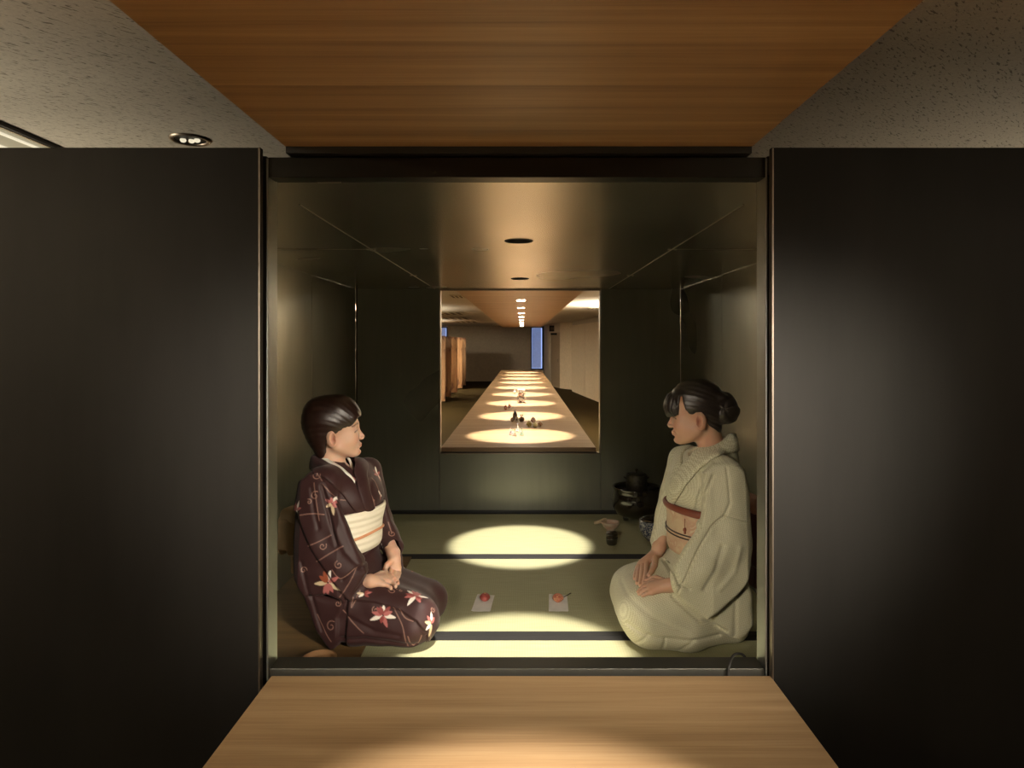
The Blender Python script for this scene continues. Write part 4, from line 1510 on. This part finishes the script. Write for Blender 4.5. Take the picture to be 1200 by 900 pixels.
    def kimono(P):
        d = solid(P)
        d = smax(d, -cone(P, (.728, 2.52, .64), (.734, 2.52, .82), .052, .062), .006)
        d = smax(d, -cone(P, (.665, 2.505, .685), (.60, 2.49, .80), .032, .06), .01)
        d = smax(d, -cone(P, K(793.5, 685, 2.345), K(780, 685, 2.37), .026, .028), .003)
        d = smax(d, -cone(P, K(772.5, 636, 2.665), K(771, 656, 2.62), .027, .029), .003)
        d = smax(d, -(P[:, 2] - .001), .002)
        return d

    V, Q = net(kimono, (.26, 2.18, -.01), (.97, 2.86, .80), .003)
    N = vnormals(V, Q)
    ck = Cloth(V, N, (.64, .61, .44))
    mesh_np('kimono', V, Q, SILK2, e, ck.C)

    def L(px, py, Y):
        """point no deeper than just above the cloth of the lap"""
        h = rays(lapcloth, [(px, py)], keep=False)[0]
        return tuple(W(px, py, Y if h is None else min(h[1] - .013, Y) if Y < h[1] - .045 else h[1] - .013))

    handN = [((wr_n), L(784, 686, 2.375)),
             [L(765, 681, 2.415), L(762, 685.5, 2.40), L(761.5, 690, 2.388), L(764, 694, 2.378)],
             [([L(765, 681, 2.415), L(758, 684, 2.425), L(753.5, 688, 2.428), L(750.5, 690.5, 2.426)], FR),
              ([L(762, 685.5, 2.40), L(755, 688, 2.41), L(750, 691.5, 2.412), L(748, 693.5, 2.41)], FR),
              ([L(761.5, 690, 2.388), L(755, 692, 2.395), L(751, 694.5, 2.397), L(749, 696, 2.396)], FR),
              ([L(764, 694, 2.378), L(758, 695.5, 2.383), L(755, 697, 2.385), L(753, 698, 2.385)], [.0088, .0078, .007, .006]),
              ([L(777, 681, 2.40), L(769, 677.5, 2.425), L(763, 678, 2.437), L(758.5, 680.5, 2.44)], [.013, .011, .0095, .0078])]]
    handF = [((wr_f), L(769, 650, 2.62)),
             [L(758, 660, 2.575), L(753.5, 659, 2.59), L(750, 661, 2.60), L(748, 665, 2.605)],
             [([L(758, 660, 2.575), L(757.5, 670, 2.56), L(756, 678, 2.55), L(754, 684, 2.54)], FR),
              ([L(753.5, 659, 2.59), L(752.5, 670, 2.575), L(751.5, 679, 2.565), L(750, 685.5, 2.56)], FR),
              ([L(750, 661, 2.60), L(748, 671, 2.59), L(747, 678, 2.585), L(746.5, 683.5, 2.58)], FR),
              ([L(747.5, 664, 2.61), L(745, 671, 2.605), L(744, 675, 2.60), L(743.6, 678, 2.595)], [.0088, .0078, .007, .006]),
              ([L(768, 654, 2.595), L(767, 663, 2.57), L(763.5, 670, 2.56), L(760.5, 674.5, 2.555)], [.013, .011, .0095, .0078])]]

    def body(P):
        q = local(P, HO, HR, HS)
        d = head_local(q) * HS
        d = smin(d, cone(P, neck0, neck1, .048, .052), .02)
        d = smin(d, cone(P, (c[0], c[1], .57), (c[0], c[1], .2), .075, .09, u, 1.35), .05)
        d = smin(d, cone(P, sh_n, sh_f, .035, .035), .03)
        for a, b_, w_ in ((sh_n, el_n, wr_n), (sh_f, el_f, wr_f)):
            d = smin(d, chain(P, [a, b_, w_], [.036, .032, .025], .01), .01)
        for yy in (2.43, 2.63):
            d = smin(d, chain(P, [(.66, yy, .18), (.455, yy, .115), (.74, yy, .050)], [.075, .055, .030], .01), .03)
        d = smin(d, hand_sdf(P, *handN), .008)
        d = smin(d, hand_sdf(P, *handF), .008)
        return d

    V, Q = net(body, (.28, 2.22, 0.01), (.95, 2.82, 1.0), .0021)
    N = vnormals(V, Q)
    base = (.56, .325, .215)
    col = np.tile(np.array(base, np.float32), (len(V), 1))
    q = local(V, HO, HR, HS)
    hm = V[:, 2] > .66
    col[hm] = face_paint(q[hm], N[hm], base)
    mesh_np('body', V, Q, SKIN, e, col)

    cm = dyed('ivory_collar', .6, 0, 300, .1, spec=.3, check=170)
    nape_u, nape_l = W(859, 512.5, 2.56), W(857, 531, 2.57)
    near_up = [nape_u] + rays(solid, [(853, 513.5), (845, 514), (836, 517), (823, 524.5), (811, 534), (800, 546), (791, 559), (786, 573), (785, 588)])
    near_lo = [nape_l] + rays(solid, [(853, 531.5), (844, 534), (832, 541), (819, 552), (808, 565), (799, 578), (792, 589), (788, 597), (787, 602)])
    far_up = [nape_u, W(846, 512, 2.61), W(828, 516, 2.62), W(812, 524, 2.61), W(806, 534, 2.57)] + rays(solid, [(800, 548), (794, 562), (790, 575), (787, 588)])
    far_lo = [nape_l, W(846, 528, 2.67), W(815, 526, 2.67), W(800, 530, 2.65), W(794, 539, 2.62)] + rays(solid, [(788.5, 550), (785.5, 564), (784, 577), (783.5, 588)])
    def dye(o):
        me = o.data
        at = me.color_attributes.new('dye', 'FLOAT_COLOR', 'POINT')
        at.data.foreach_set('color', np.tile(np.array((.64, .61, .44, 1), np.float32), len(me.vertices)))
    o = ribbon('collar', far_up, far_lo, .006, cm, e, solid, .0025, m=7); dye(o)
    o = ribbon('collar', near_up, near_lo, .008, cm, e, solid, .005, m=9); dye(o)
    pinkw = simple('pale_under_collar', (.62, .50, .42, 1), .6)
    mv = lambda L, M2, t: [a + (b_ - a) * t for a, b_ in zip(L, M2)]
    ribbon('under_collar', [W(813, 523, 2.60), W(808, 531, 2.57), W(805.5, 540, 2.53)], [W(809, 523, 2.61), W(804.5, 532, 2.58), W(803, 541, 2.54)], .004, pinkw, e, None, 0)

    t = NT('beige_pink_obi').s(Roughness=.55)
    v = t.coords()
    t.l(t.ramp(t.noise(v, 16, 3, .6, .6), [(.42, (.56, .42, .27)), (.60, (.50, .30, .20)), (.66, (.62, .50, .34))]), t.p.inputs['Base Color'])
    t.bump(t.noise(v, 200, 2), .15, .001)
    th_ = np.linspace(PI, 3 * PI, 33)
    ring = lambda z0, tilt, rr=.2: [np.array([c[0] + rr * (f[0] * math.cos(a) + s[0] * math.sin(a)), c[1] + rr * (f[1] * math.cos(a) + s[1] * math.sin(a)), z0 + tilt * math.cos(a)]) for a in th_]
    ribbon('obi', ring(.322, -.006), ring(.470, -.004), .011, t.m, e, torso, .006, n=3, m=12)
    ribbon('obi_scarf', ring(.462, -.006), ring(.487, -.004), .012, simple('brick_red_scarf', (.20, .045, .022, 1), .5), e, torso, .009, n=3, m=6)
    dk = simple('dark_brown_cord', (.045, .025, .018, 1), .5)
    for i, z0 in enumerate((.400, .388)):
        cp = conform(torso, np.array(ring(z0, -.004, .16)), .019)
        B().tube(cp, .0026, 8).build('obi_cord', dk, e, smooth=True)
    # charm hanging from the scarf
    p = rays(lambda P: torso(P) - .018, [(802.5, 608), (802.5, 621)])
    gold = simple('copper_charm', (.30, .10, .06, 1), .35, .3)
    bb = B().tube([p[0], p[1]], .0012, 6)
    bb.sphere(p[1], .0085, 2, (.9, .6, 1)).sphere(p[1] - np.array([0, .001, .011]), .005, 2)
    bb.build('obi_charm', gold, e, smooth=True)
    return e, c, f, s


E2, c2_, f2_, s2_ = woman_right()
for ch in list(E2.children):
    fix_child(ch, E2)


# drum knots of the two obi, at the back
def drum(e, c, f, s, dist, z0, z1, w2, mats, names):
    """soft rounded drum of cloth standing off the back"""
    o = np.array([c[0] - f[0] * dist, c[1] - f[1] * dist, 0])
    R = np.array([[f[0], s[0], 0], [f[1], s[1], 0], [0, 0, 1.0]])

    def box(P, cx, cz, hx, hy, hz, r):
        q = (P - A(*(o + R @ np.array([cx, 0, cz])))) @ R.astype(np.float32)
        a = np.abs(q) - A(hx - r, hy - r, hz - r)
        return np.linalg.norm(np.maximum(a, 0), axis=1) + np.minimum(a.max(1), 0) - r
    zc, hz = (z0 + z1) / 2, (z1 - z0) / 2
    main = lambda P: smax(box(P, 0, zc, .036, w2, hz, .03), -box(P, -.0, zc - hz + .012, .018, w2 * 1.1, .02, .008), .004)
    V, Q = net(main, o + np.array([-.2, -.2, z0 - .04]), o + np.array([.2, .2, z1 + .04]), .005)
    a = mesh_np(names[0], V, Q, mats[0], e)
    top = lambda P: box(P, .012, z1 - .006, .040, w2 * .96, .030, .026)
    V, Q = net(top, o + np.array([-.2, -.2, z1 - .08]), o + np.array([.2, .2, z1 + .06]), .005)
    b = mesh_np(names[1], V, Q, mats[1], e)
    tail = lambda P: box(P, .004, z0 - .03, .012, w2 * .55, .05, .010)
    V, Q = net(tail, o + np.array([-.2, -.2, z0 - .12]), o + np.array([.2, .2, z0 + .06]), .005)
    d = mesh_np(names[2], V, Q, mats[0], e)
    for x in (a, b, d): fix_child(x, e)


tan = simple('tan_obi_lining', (.62, .44, .27, 1), .6)
drum(E1, c1_, f1_, s1_, .205, .27, .435, .125, [tan, tan], ['obi_drum', 'obi_pad', 'obi_tail'])
drum(E2, c2_, f2_, s2_,   .195, .25, .495, .12, [simple('rust_brown_brocade', (.15, .045, .022, 1), .5), simple('pink_silk_pad', (.75, .42, .35, 1), .55)],
     ['obi_drum', 'obi_pad', 'obi_tail'])
# ================================================================== TEA THINGS ON THE MATS
# brazier with kettle
p = on(746, 607.5, 0)
bx, by = float(p[0]), float(p[1])
e = empty('brazier', (bx, by, 0), 'large glossy black lacquer brazier bowl in the rear right corner', 'brazier')
B().lathe([(.0001, .012), (.085, .012), (.125, .035), (.152, .08), (.156, .12), (.150, .16), (.146, .185), (.152, .197), (.150, .203),
           (.140, .200), (.136, .185), (.138, .15), (.12, .10), (.0001, .09)], 56).build('bowl', M['lacquer'], e, smooth=True)
for a in (90, 210, 330):
    a = math.radians(a)
    B().lathe([(.0001, 0), (.016, 0), (.020, .02), (.014, .034), (.0001, .034)], 16, (.085 * math.cos(a), .085 * math.sin(a), 0)).build('foot', M['lacquer'], e, smooth=True)
ash = simple('grey_ash', (.16, .14, .12, 1), .95)
B().lathe([(.0001, .165), (.06, .163), (.134, .160), (.134, .150), (.0001, .150)], 40).build('ash_bed', ash, e, smooth=True)
iron = NT('cast_iron').s(Roughness=.45, Metallic=.6)
iron.l(iron.ramp(iron.noise(iron.coords(), 60, 4), [(.3, (.035, .028, .02)), (.7, (.09, .075, .055))]), iron.p.inputs['Base Color'])
iron.bump(iron.noise(iron.coords(), 140, 3), .4, .003)
k = empty('kettle', (bx, by, .166), 'dark cast iron kettle with lid standing in the black brazier', 'kettle')
B().lathe([(.0001, 0), (.055, .0), (.064, .012), (.066, .04), (.064, .105), (.058, .116), (.046, .118), (.044, .112), (.0001, .112)], 44).build('vessel', iron.m, k, smooth=True)
B().lathe([(.0001, .122), (.043, .120), (.047, .1195), (.047, .1175), (.0001, .117)], 40).build('lid', simple('bronze_lid', (.14, .12, .10, 1), .35, .8), k, smooth=True)
B().lathe([(.0001, .122), (.004, .122), (.004, .130), (.010, .136), (.009, .143), (.0001, .146)], 20).build('knob', iron.m, k, smooth=True)
for sx in (-1, 1):
    B().tube([(sx * .064, .012, .085), (sx * .074, .008, .09), (sx * .078, 0, .094), (sx * .074, -.008, .09), (sx * .064, -.012, .085)], .0035, 8).build('lug', iron.m, k, smooth=True)

# blue and white water jar
t = NT('blue_white_porcelain').s(Roughness=.15, Coat_Weight=.6)
n = t.noise(t.coords((1, 1, 1.2)), 58, 4, .65, 1.2)
t.l(t.ramp(n, [(.40, (.015, .025, .075)), (.47, (.04, .06, .15)), (.52, (.42, .42, .42)), (.70, (.55, .54, .50))]), t.p.inputs['Base Color'])
p = W(769, 621, 3.70)
e = empty('water_jar', (p[0], p[1], 0), 'round blue and white patterned jar with black lid behind the right woman', 'jar')
B().lathe([(.0001, 0), (.055, 0), (.058, .006), (.078, .025), (.093, .055), (.096, .085), (.094, .112), (.090, .114), (.088, .10), (.07, .03), (.0001, .02)], 48).build('body', t.m, e, smooth=True)
B().lathe([(.0001, .128), (.05, .126), (.088, .118), (.091, .1145), (.088, .112), (.0001, .112)], 44).build('lid', M['lacquer'], e, smooth=True)
B().lathe([(.0001, .126), (.008, .127), (.012, .136), (.010, .142), (.0001, .144)], 20).build('knob', M['lacquer'], e, smooth=True)

# tea bowl with whisk and cloth
t = NT('pale_raku_glaze').s(Roughness=.35)
t.l(t.ramp(t.noise(t.coords((1, 1, 2)), 22, 4, .6), [(.35, (.58, .33, .23)), (.6, (.62, .50, .38))]), t.p.inputs['Base Color'])
p = on(716.5, 624, 0)
e = empty('tea_bowl', (p[0], p[1] + .045, 0), 'shallow pinkish tea bowl on the mat left of the brazier', 'bowl')
B().lathe([(.0001, 0), (.020, 0), (.021, .006), (.040, .020), (.052, .042), (.054, .050), (.051, .051), (.047, .040), (.034, .020), (.0001, .013)], 44).build('vessel', t.m, e, smooth=True)
B().lathe([(.0001, .0), (.022, .0), (.0225, .0045), (.0001, .0045)], 32, (0, 0, -.0)).build('foot_ring', t.m, e)
bam = simple('pale_bamboo', (.58, .44, .28, 1), .6)
p2 = W(705, 617, 3.92)
e = empty('tea_whisk', (p2[0], p2[1], .030), 'small pale bamboo tea whisk resting on the left rim of the tea bowl', 'whisk')
hb = B().tube([(-.045, 0, .003), (-.008, 0, .012)], .010, 16)
hb.build('handle', bam, e, smooth=True)
b = B()
for q in range(28):
    a = 2 * PI * q / 28
    b.tube([(-.010, .009 * math.cos(a), .012 + .009 * math.sin(a)), (.012, .015 * math.cos(a), .016 + .015 * math.sin(a)), (.028, .012 * math.cos(a), .020 + .012 * math.sin(a))], .0008, 4)
prop(b.build('tines', bam, e), kind='stuff')
p = on(717.5, 639.5, 0)
e = empty('tea_caddy', (p[0], p[1] + .02, 0), 'small glossy black tea caddy in front of the pinkish tea bowl', 'caddy')
B().lathe([(.0001, 0), (.024, 0), (.029, .006), (.032, .03), (.0325, .046), (.0001, .046)], 40).build('body', M['lacquer'], e, smooth=True)
B().lathe([(.0001, .047), (.033, .047), (.033, .062), (.027, .069), (.0001, .071)], 40).build('lid', M['lacquer'], e, smooth=True)

# paper sheets with sweets
paper = simple('white_paper', (.82, .78, .72, 1), .8)


def sheet(corners, label, fold=None):
    C = [on(*c) for c in corners]
    m = sum(C) / 4
    e = empty('paper_sheet', (m[0], m[1], 0), label, 'paper')
    b = B()
    for lay, (dx, dz) in enumerate(((0, .0), (.002, .0012))):
        vs = []
        n = 8
        for i in range(n + 1):
            for j in range(n + 1):
                a = C[0] + (C[1] - C[0]) * i / n; d = C[3] + (C[2] - C[3]) * i / n
                q = a + (d - a) * j / n - m
                vs.append(b.bm.verts.new((q[0] + dx, q[1] + dx, .0008 + dz + .0006 * math.sin(i * 1.3) * math.sin(j * .9) + (.004 if (i in (0,) and j == n and fold) else 0))))
        for i in range(n):
            for j in range(n):
                q = i * (n + 1) + j
                b.bm.faces.new((vs[q], vs[q + 1], vs[q + n + 2], vs[q + n + 1]))
    ex = bmesh.ops.extrude_face_region(b.bm, geom=b.bm.faces[:])
    for v in [g for g in ex['geom'] if isinstance(g, bmesh.types.BMVert)]: v.co.z += .0005
    b.build('sheets', paper, e)
    return e


sheet([(559.3, 697), (579, 698.5), (574, 716.8), (552, 716.8)], 'slanted white paper sheet on the mat nearer the plum kimono', True)
sheet([(643.3, 696.8), (664, 698.6), (665.7, 716.7), (643, 716.7)], 'straight white paper sheet on the mat nearer the ivory kimono')
pinkm = NT('pink_bean_paste').s(Roughness=.45)
pinkm.l(pinkm.ramp(pinkm.noise(pinkm.coords(), 80, 3), [(.35, (.30, .055, .045)), (.65, (.50, .13, .11))]), pinkm.p.inputs['Base Color'])
pinkm.p.inputs['Subsurface Weight'].default_value = .2; pinkm.p.inputs['Subsurface Scale'].default_value = .01
p = on(568, 706.5, 0)
e = empty('sweet', (p[0], p[1] + .015, .0032), 'smooth rosy pink oval sweet on the slanted paper sheet', 'sweet')
b = B()
x = bmesh.ops.create_uvsphere(b.bm, u_segments=40, v_segments=20, radius=1)
for v in x['verts']:
    a = math.atan2(v.co.y, v.co.x)
    g = 1 + .06 * math.cos(a * 6) * (1 - abs(v.co.z))
    v.co = Vector((v.co.x * .021 * g, v.co.y * .030 * g, .016 + v.co.z * .0155))
b.build('body', pinkm.m, e, smooth=True)
B().lathe([(.0001, .0305), (.003, .0308), (.0045, .0330), (.0001, .0345)], 16).build('centre_bead', simple('yellow_bead', (.6, .35, .12, 1), .5), e, smooth=True)
p = on(654, 707.5, 0)
e = empty('sweet', (p[0], p[1] + .015, .0032), 'rough crumbly pink and orange round sweet on the straight paper sheet', 'sweet')
kint = NT('mottled_kinton').s(Roughness=.6)
kint.l(kint.ramp(kint.noise(kint.coords(), 160, 2), [(.4, (.42, .10, .06)), (.6, (.60, .30, .16))]), kint.p.inputs['Base Color'])
b = B().sphere((0, 0, .015), .0205, 4, (1.05, 1.35, .74))
rnd = random.Random(2)
b.build('core', kint.m, e, smooth=True)
b = B()
for q in range(190):
    th_, ph_ = rnd.random() * 2 * PI, math.acos(rnd.random() * .98)
    n = Vector((math.sin(ph_) * math.cos(th_), math.sin(ph_) * math.sin(th_), math.cos(ph_)))
    c_ = Vector((n.x * .0215, n.y * .0275, .015 + n.z * .015))
    t_ = Vector((rnd.uniform(-1, 1), rnd.uniform(-1, 1), rnd.uniform(-1, 1))).cross(n).normalized() * .0045
    b.tube([c_ - t_, c_ + n * .001, c_ + t_], .0014, 5)
prop(b.build('crumbs', kint.m, e, smooth=True), kind='stuff')
a0, a1 = W(658, 701.5, 2.80), W(668.8, 695, 2.86)
e = empty('sweet_pick', tuple(a0), 'thin dark wooden pick leaning out of the crumbly sweet', 'pick')
v = Vector(a1 - a0)
b = B().tube([(0, 0, 0), tuple(v * .5), tuple(v)], [.0012, .002, .0032], 8, flat=.5)
b.build('stick', simple('dark_wood_pick', (.05, .03, .02, 1), .5), e, smooth=True)

# ================================================================== PACKETS ON THE LONG TABLE
TB = .41


def tbl(px, py):
    return on(px, py, TB)


def clear(name, col, a=.5, rough=.12):
    t = NT(name).s(Base_Color=col, Roughness=rough)
    t.p.inputs['Transmission Weight'].default_value = a
    t.p.inputs['IOR'].default_value = 1.2
    return t.m


def pyramid(px, py, w_, h_, col, label, rz):
    p = tbl(px, py)
    e = empty('pyramid_packet', (p[0], p[1] + w_ / 2, TB), label, 'packet', 'clear pyramid packets in the first pool of light', rz)
    b = B()
    hw = w_ / 2
    v = [b.bm.verts.new(c) for c in ((-hw, -hw * .7, 0), (hw, -hw * .7, 0), (0, hw * .9, 0), (0, 0, h_))]
    for f_ in ((0, 2, 1), (0, 1, 3), (1, 2, 3), (2, 0, 3)): b.bm.faces.new([v[i] for i in f_])
    b.bm.faces.ensure_lookup_table()
    bmesh.ops.bevel(b.bm, geom=b.bm.edges[:], offset=.0025, segments=2, affect='EDGES')
    b.build('film', clear('clear_film', (.95, .94, .92, 1), .85, .08), e)
    m_ = simple('pastel_sweet', col, .5)
    for i in range(5):
        a = i * 2.4
        B().sphere((.32 * w_ * .6 * math.cos(a) * (i > 0), .22 * w_ * .6 * math.sin(a) * (i > 0), .008 + .008 * (i == 0) * 1.4), .0072, 2).build('candy', m_, e, smooth=True)
    B().box(-.004, .004, -.001, .001, h_ - .002, h_ + .006, .0005).build('seal', m_, e)


pyramid(598.5, 510.5, .048, .056, (.50, .30, .24, 1), 'clear pyramid packet of greyish pink sweets, leftmost of the four', .2)
pyramid(603.5, 511.5, .044, .044, (.75, .42, .18, 1), 'clear pyramid packet of orange sweets, second from the left of the four', -.3)
pyramid(606.5, 506.5, .044, .060, (.55, .58, .70, 1), 'clear pyramid packet of bluish white sweets behind the other three', .5)
pyramid(611.5, 511.0, .046, .050, (.28, .55, .26, 1), 'clear pyramid packet of green sweets, rightmost of the four', -.1)


def ball(px, py, r, col, col2, label, lift=0.0):
    p = tbl(px, py)
    e = empty('wrapped_ball', (p[0], p[1], TB + lift), label, 'sweet ball', 'small round wrapped balls on the long table')
    t = NT('wrapped_ball_skin').s(Roughness=.25, Coat_Weight=.5)
    wv = t.n('ShaderNodeTexWave', wave_type='BANDS', bands_direction='DIAGONAL'); wv.inputs['Scale'].default_value = 30; wv.inputs['Distortion'].default_value = 3
    t.l(t.coords(), wv.inputs['Vector'])
    t.l(t.ramp(wv.outputs['Fac'], [(.5, col), (.8, col2)]), t.p.inputs['Base Color'])
    B().sphere((0, 0, r), r, 3).build('ball', t.m, e, smooth=True)
    B().lathe([(.0001, 2 * r - .001), (.004, 2 * r - .001), (.002, 2 * r + .003), (.006, 2 * r + .006), (.0001, 2 * r + .005)], 12).build('twist', simple('twist', col2 + (1,), .4), e, smooth=True)


ball(619.9, 500.3, .0235, (.60, .46, .12), (.25, .18, .06), 'yellow striped ball, leftmost of the four wrapped balls')
ball(627.0, 501.2, .0215, (.42, .44, .20), (.55, .50, .34), 'green and cream ball, front middle of the four wrapped balls')
ball(633.0, 499.7, .0195, (.30, .12, .06), (.55, .40, .26), 'brown and cream ball, rightmost of the four wrapped balls')
ball(624.8, 500.6, .0205, (.45, .30, .26), (.18, .10, .09), 'dusky pink ball resting on top of the other wrapped balls', .0385)


def pouch(px, py, w_, h_, cols, label, grp, ears=True, dep=.6):
    p = tbl(px, py)
    e = empty('wrapped_pouch', (p[0], p[1] + w_ * .3, TB), label, 'packet', grp)
    b = B()
    x = bmesh.ops.create_uvsphere(b.bm, u_segments=28, v_segments=18, radius=1)
    for v in x['verts']:
        z = v.co.z
        taper = 1 - .30 * max(0, z) ** 2
        a = math.atan2(v.co.y, v.co.x)
        f_ = 1 + .07 * math.cos(7 * a) * max(0, z)
        v.co = Vector((v.co.x * w_ / 2 * taper * f_, v.co.y * w_ / 2 * dep * taper * f_, h_ * .5 + math.copysign(abs(z) ** .8, z) * h_ * .5))
    b.build('bag', cols[0], e, smooth=True)
    if ears:
        for sx in (-1, 1):
            b = B()
            vs = [b.bm.verts.new(c) for c in ((0, -.002, h_ - .004), (sx * w_ * .32, -.004, h_ + w_ * .30), (sx * w_ * .10, .004, h_ + w_ * .38), (0, .003, h_ - .002))]
            b.bm.faces.new(vs)
            ex = bmesh.ops.extrude_face_region(b.bm, geom=b.bm.faces[:])
            for v in [g for g in ex['geom'] if isinstance(g, bmesh.types.BMVert)]: v.co.y += .003
            b.build('wrapper_ear', cols[1], e)
    B().box(-w_ * .2, w_ * .2, -w_ * .5 * dep - .0015, -w_ * .5 * dep + .004, h_ * .3, h_ * .6, .001).build('tag', cols[1], e)


dkm = simple('dark_grey_wrap', (.06, .05, .045, 1), .3)
brm = simple('brown_wrap', (.22, .13, .08, 1), .35)
whm = simple('milky_wrap', (.68, .64, .56, 1), .3)
rdm = simple('red_wrap', (.40, .05, .04, 1), .35)
G3 = 'dark and white wrapped pouches in the second pool of light'
pouch(603.5, 492.5, .040, .082, (dkm, brm), 'tall dark grey pouch, tallest of the wrapped pouches', G3)
pouch(600.3, 494.4, .030, .040, (brm, whm), 'small brown pouch at the left foot of the tall dark pouch', G3, False)
pouch(605.6, 494.8, .034, .052, (whm, brm), 'milky white pouch in the middle of the wrapped pouches', G3, False)
pouch(611.3, 494.6, .050, .046, (brm, dkm), 'wide brown pouch with two wrapper ears, rightmost of its cluster', G3)
G4 = 'red wrapped pouches left of the tall jar'
pouch(592.6, 480.3, .034, .046, (rdm, whm), 'red pouch with white ears, left one of the red pair', G4)
pouch(596.8, 478.5, .030, .040, (rdm, whm), 'red pouch with white ears, right one of the red pair', G4)
G5 = 'white packets behind the tall jar'
pouch(603.0, 461.5, .040, .040, (whm, simple('pink_wrap', (.55, .2, .16, 1), .4)), 'small white packet just left behind the tall jar', G5)
pouch(607.5, 459.5, .034, .036, (whm, brm), 'small white packet directly behind the tall jar', G5, False)

p = tbl(611.2, 472.5)
e = empty('sweets_jar', (p[0], p[1] + .045, TB), 'tall square clear jar packed with pink and white sweets', 'jar')
B().box(-.045, .045, -.045, .045, 0, .145, .008).build('glass', clear('clear_plastic', (.93, .90, .88, 1), .9, .05), e)
B().box(-.038, .038, -.038, .038, .146, .156, .004).build('lid', whm, e)
rnd = random.Random(8)
mp_ = [simple('rose_sweet', (.50, .16, .11, 1), .5), simple('white_sweet', (.75, .68, .60, 1), .5), simple('grey_sweet', (.40, .38, .36, 1), .5)]
for i in range(42):
    z = .012 + (i // 6) * .0185
    B().sphere((rnd.uniform(-.03, .03), rnd.uniform(-.03, .03), z), .0105, 2, (1, 1, .85)).build('piece', mp_[(i // 9 + (i % 4 == 0)) % 3], e, smooth=True)

# black cable over the sill
pts = [W(853, 790, 1.376), W(855, 779, 1.378), W(857.5, 771, 1.40), W(862, 766.5, 1.43), W(869, 766.5, 1.45), W(873, 770, 1.44)]
cb = bez([pts[0] + np.array([0, 0, -.05])] + pts, 6)
o = B().tube(cb, .0028, 10).build('cable', M['black'], smooth=True)
prop(o, 'thin black cable looped over the steel sill at the lower right', 'cable')

# pale rim of a round wooden tray by the hem of the plum kimono
p = on(374, 777, 0)
e = empty('round_tray', (p[0], p[1], 0), 'round pale wooden tray on the floorboards beside the plum kimono hem', 'tray')
B().lathe([(.0001, .004), (.046, .004), (.052, .010), (.056, .020), (.0585, .020), (.0585, .017), (.054, .006), (.048, 0), (.0001, 0)], 44).build('dish', simple('pale_tray_wood', (.50, .28, .13, 1), .4), e, smooth=True)
# ================================================================== WORLD / VIEW
w = bpy.data.worlds.new('world'); SC.world = w; w.use_nodes = True
w.node_tree.nodes['Background'].inputs[0].default_value = (.05, .06, .09, 1)
w.node_tree.nodes['Background'].inputs[1].default_value = .3
SC.view_settings.view_transform = 'Standard'
SC.view_settings.look = 'None'
SC.view_settings.exposure = 2.25
SC.view_settings.gamma = 1
SC.view_settings.use_curve_mapping = False
SC.cycles.use_denoising = True
SC.cycles.max_bounces = 10
SC.cycles.diffuse_bounces = 5
SC.cycles.glossy_bounces = 6
SC.cycles.sample_clamp_indirect = 4.0
SC.cycles.caustics_reflective = True
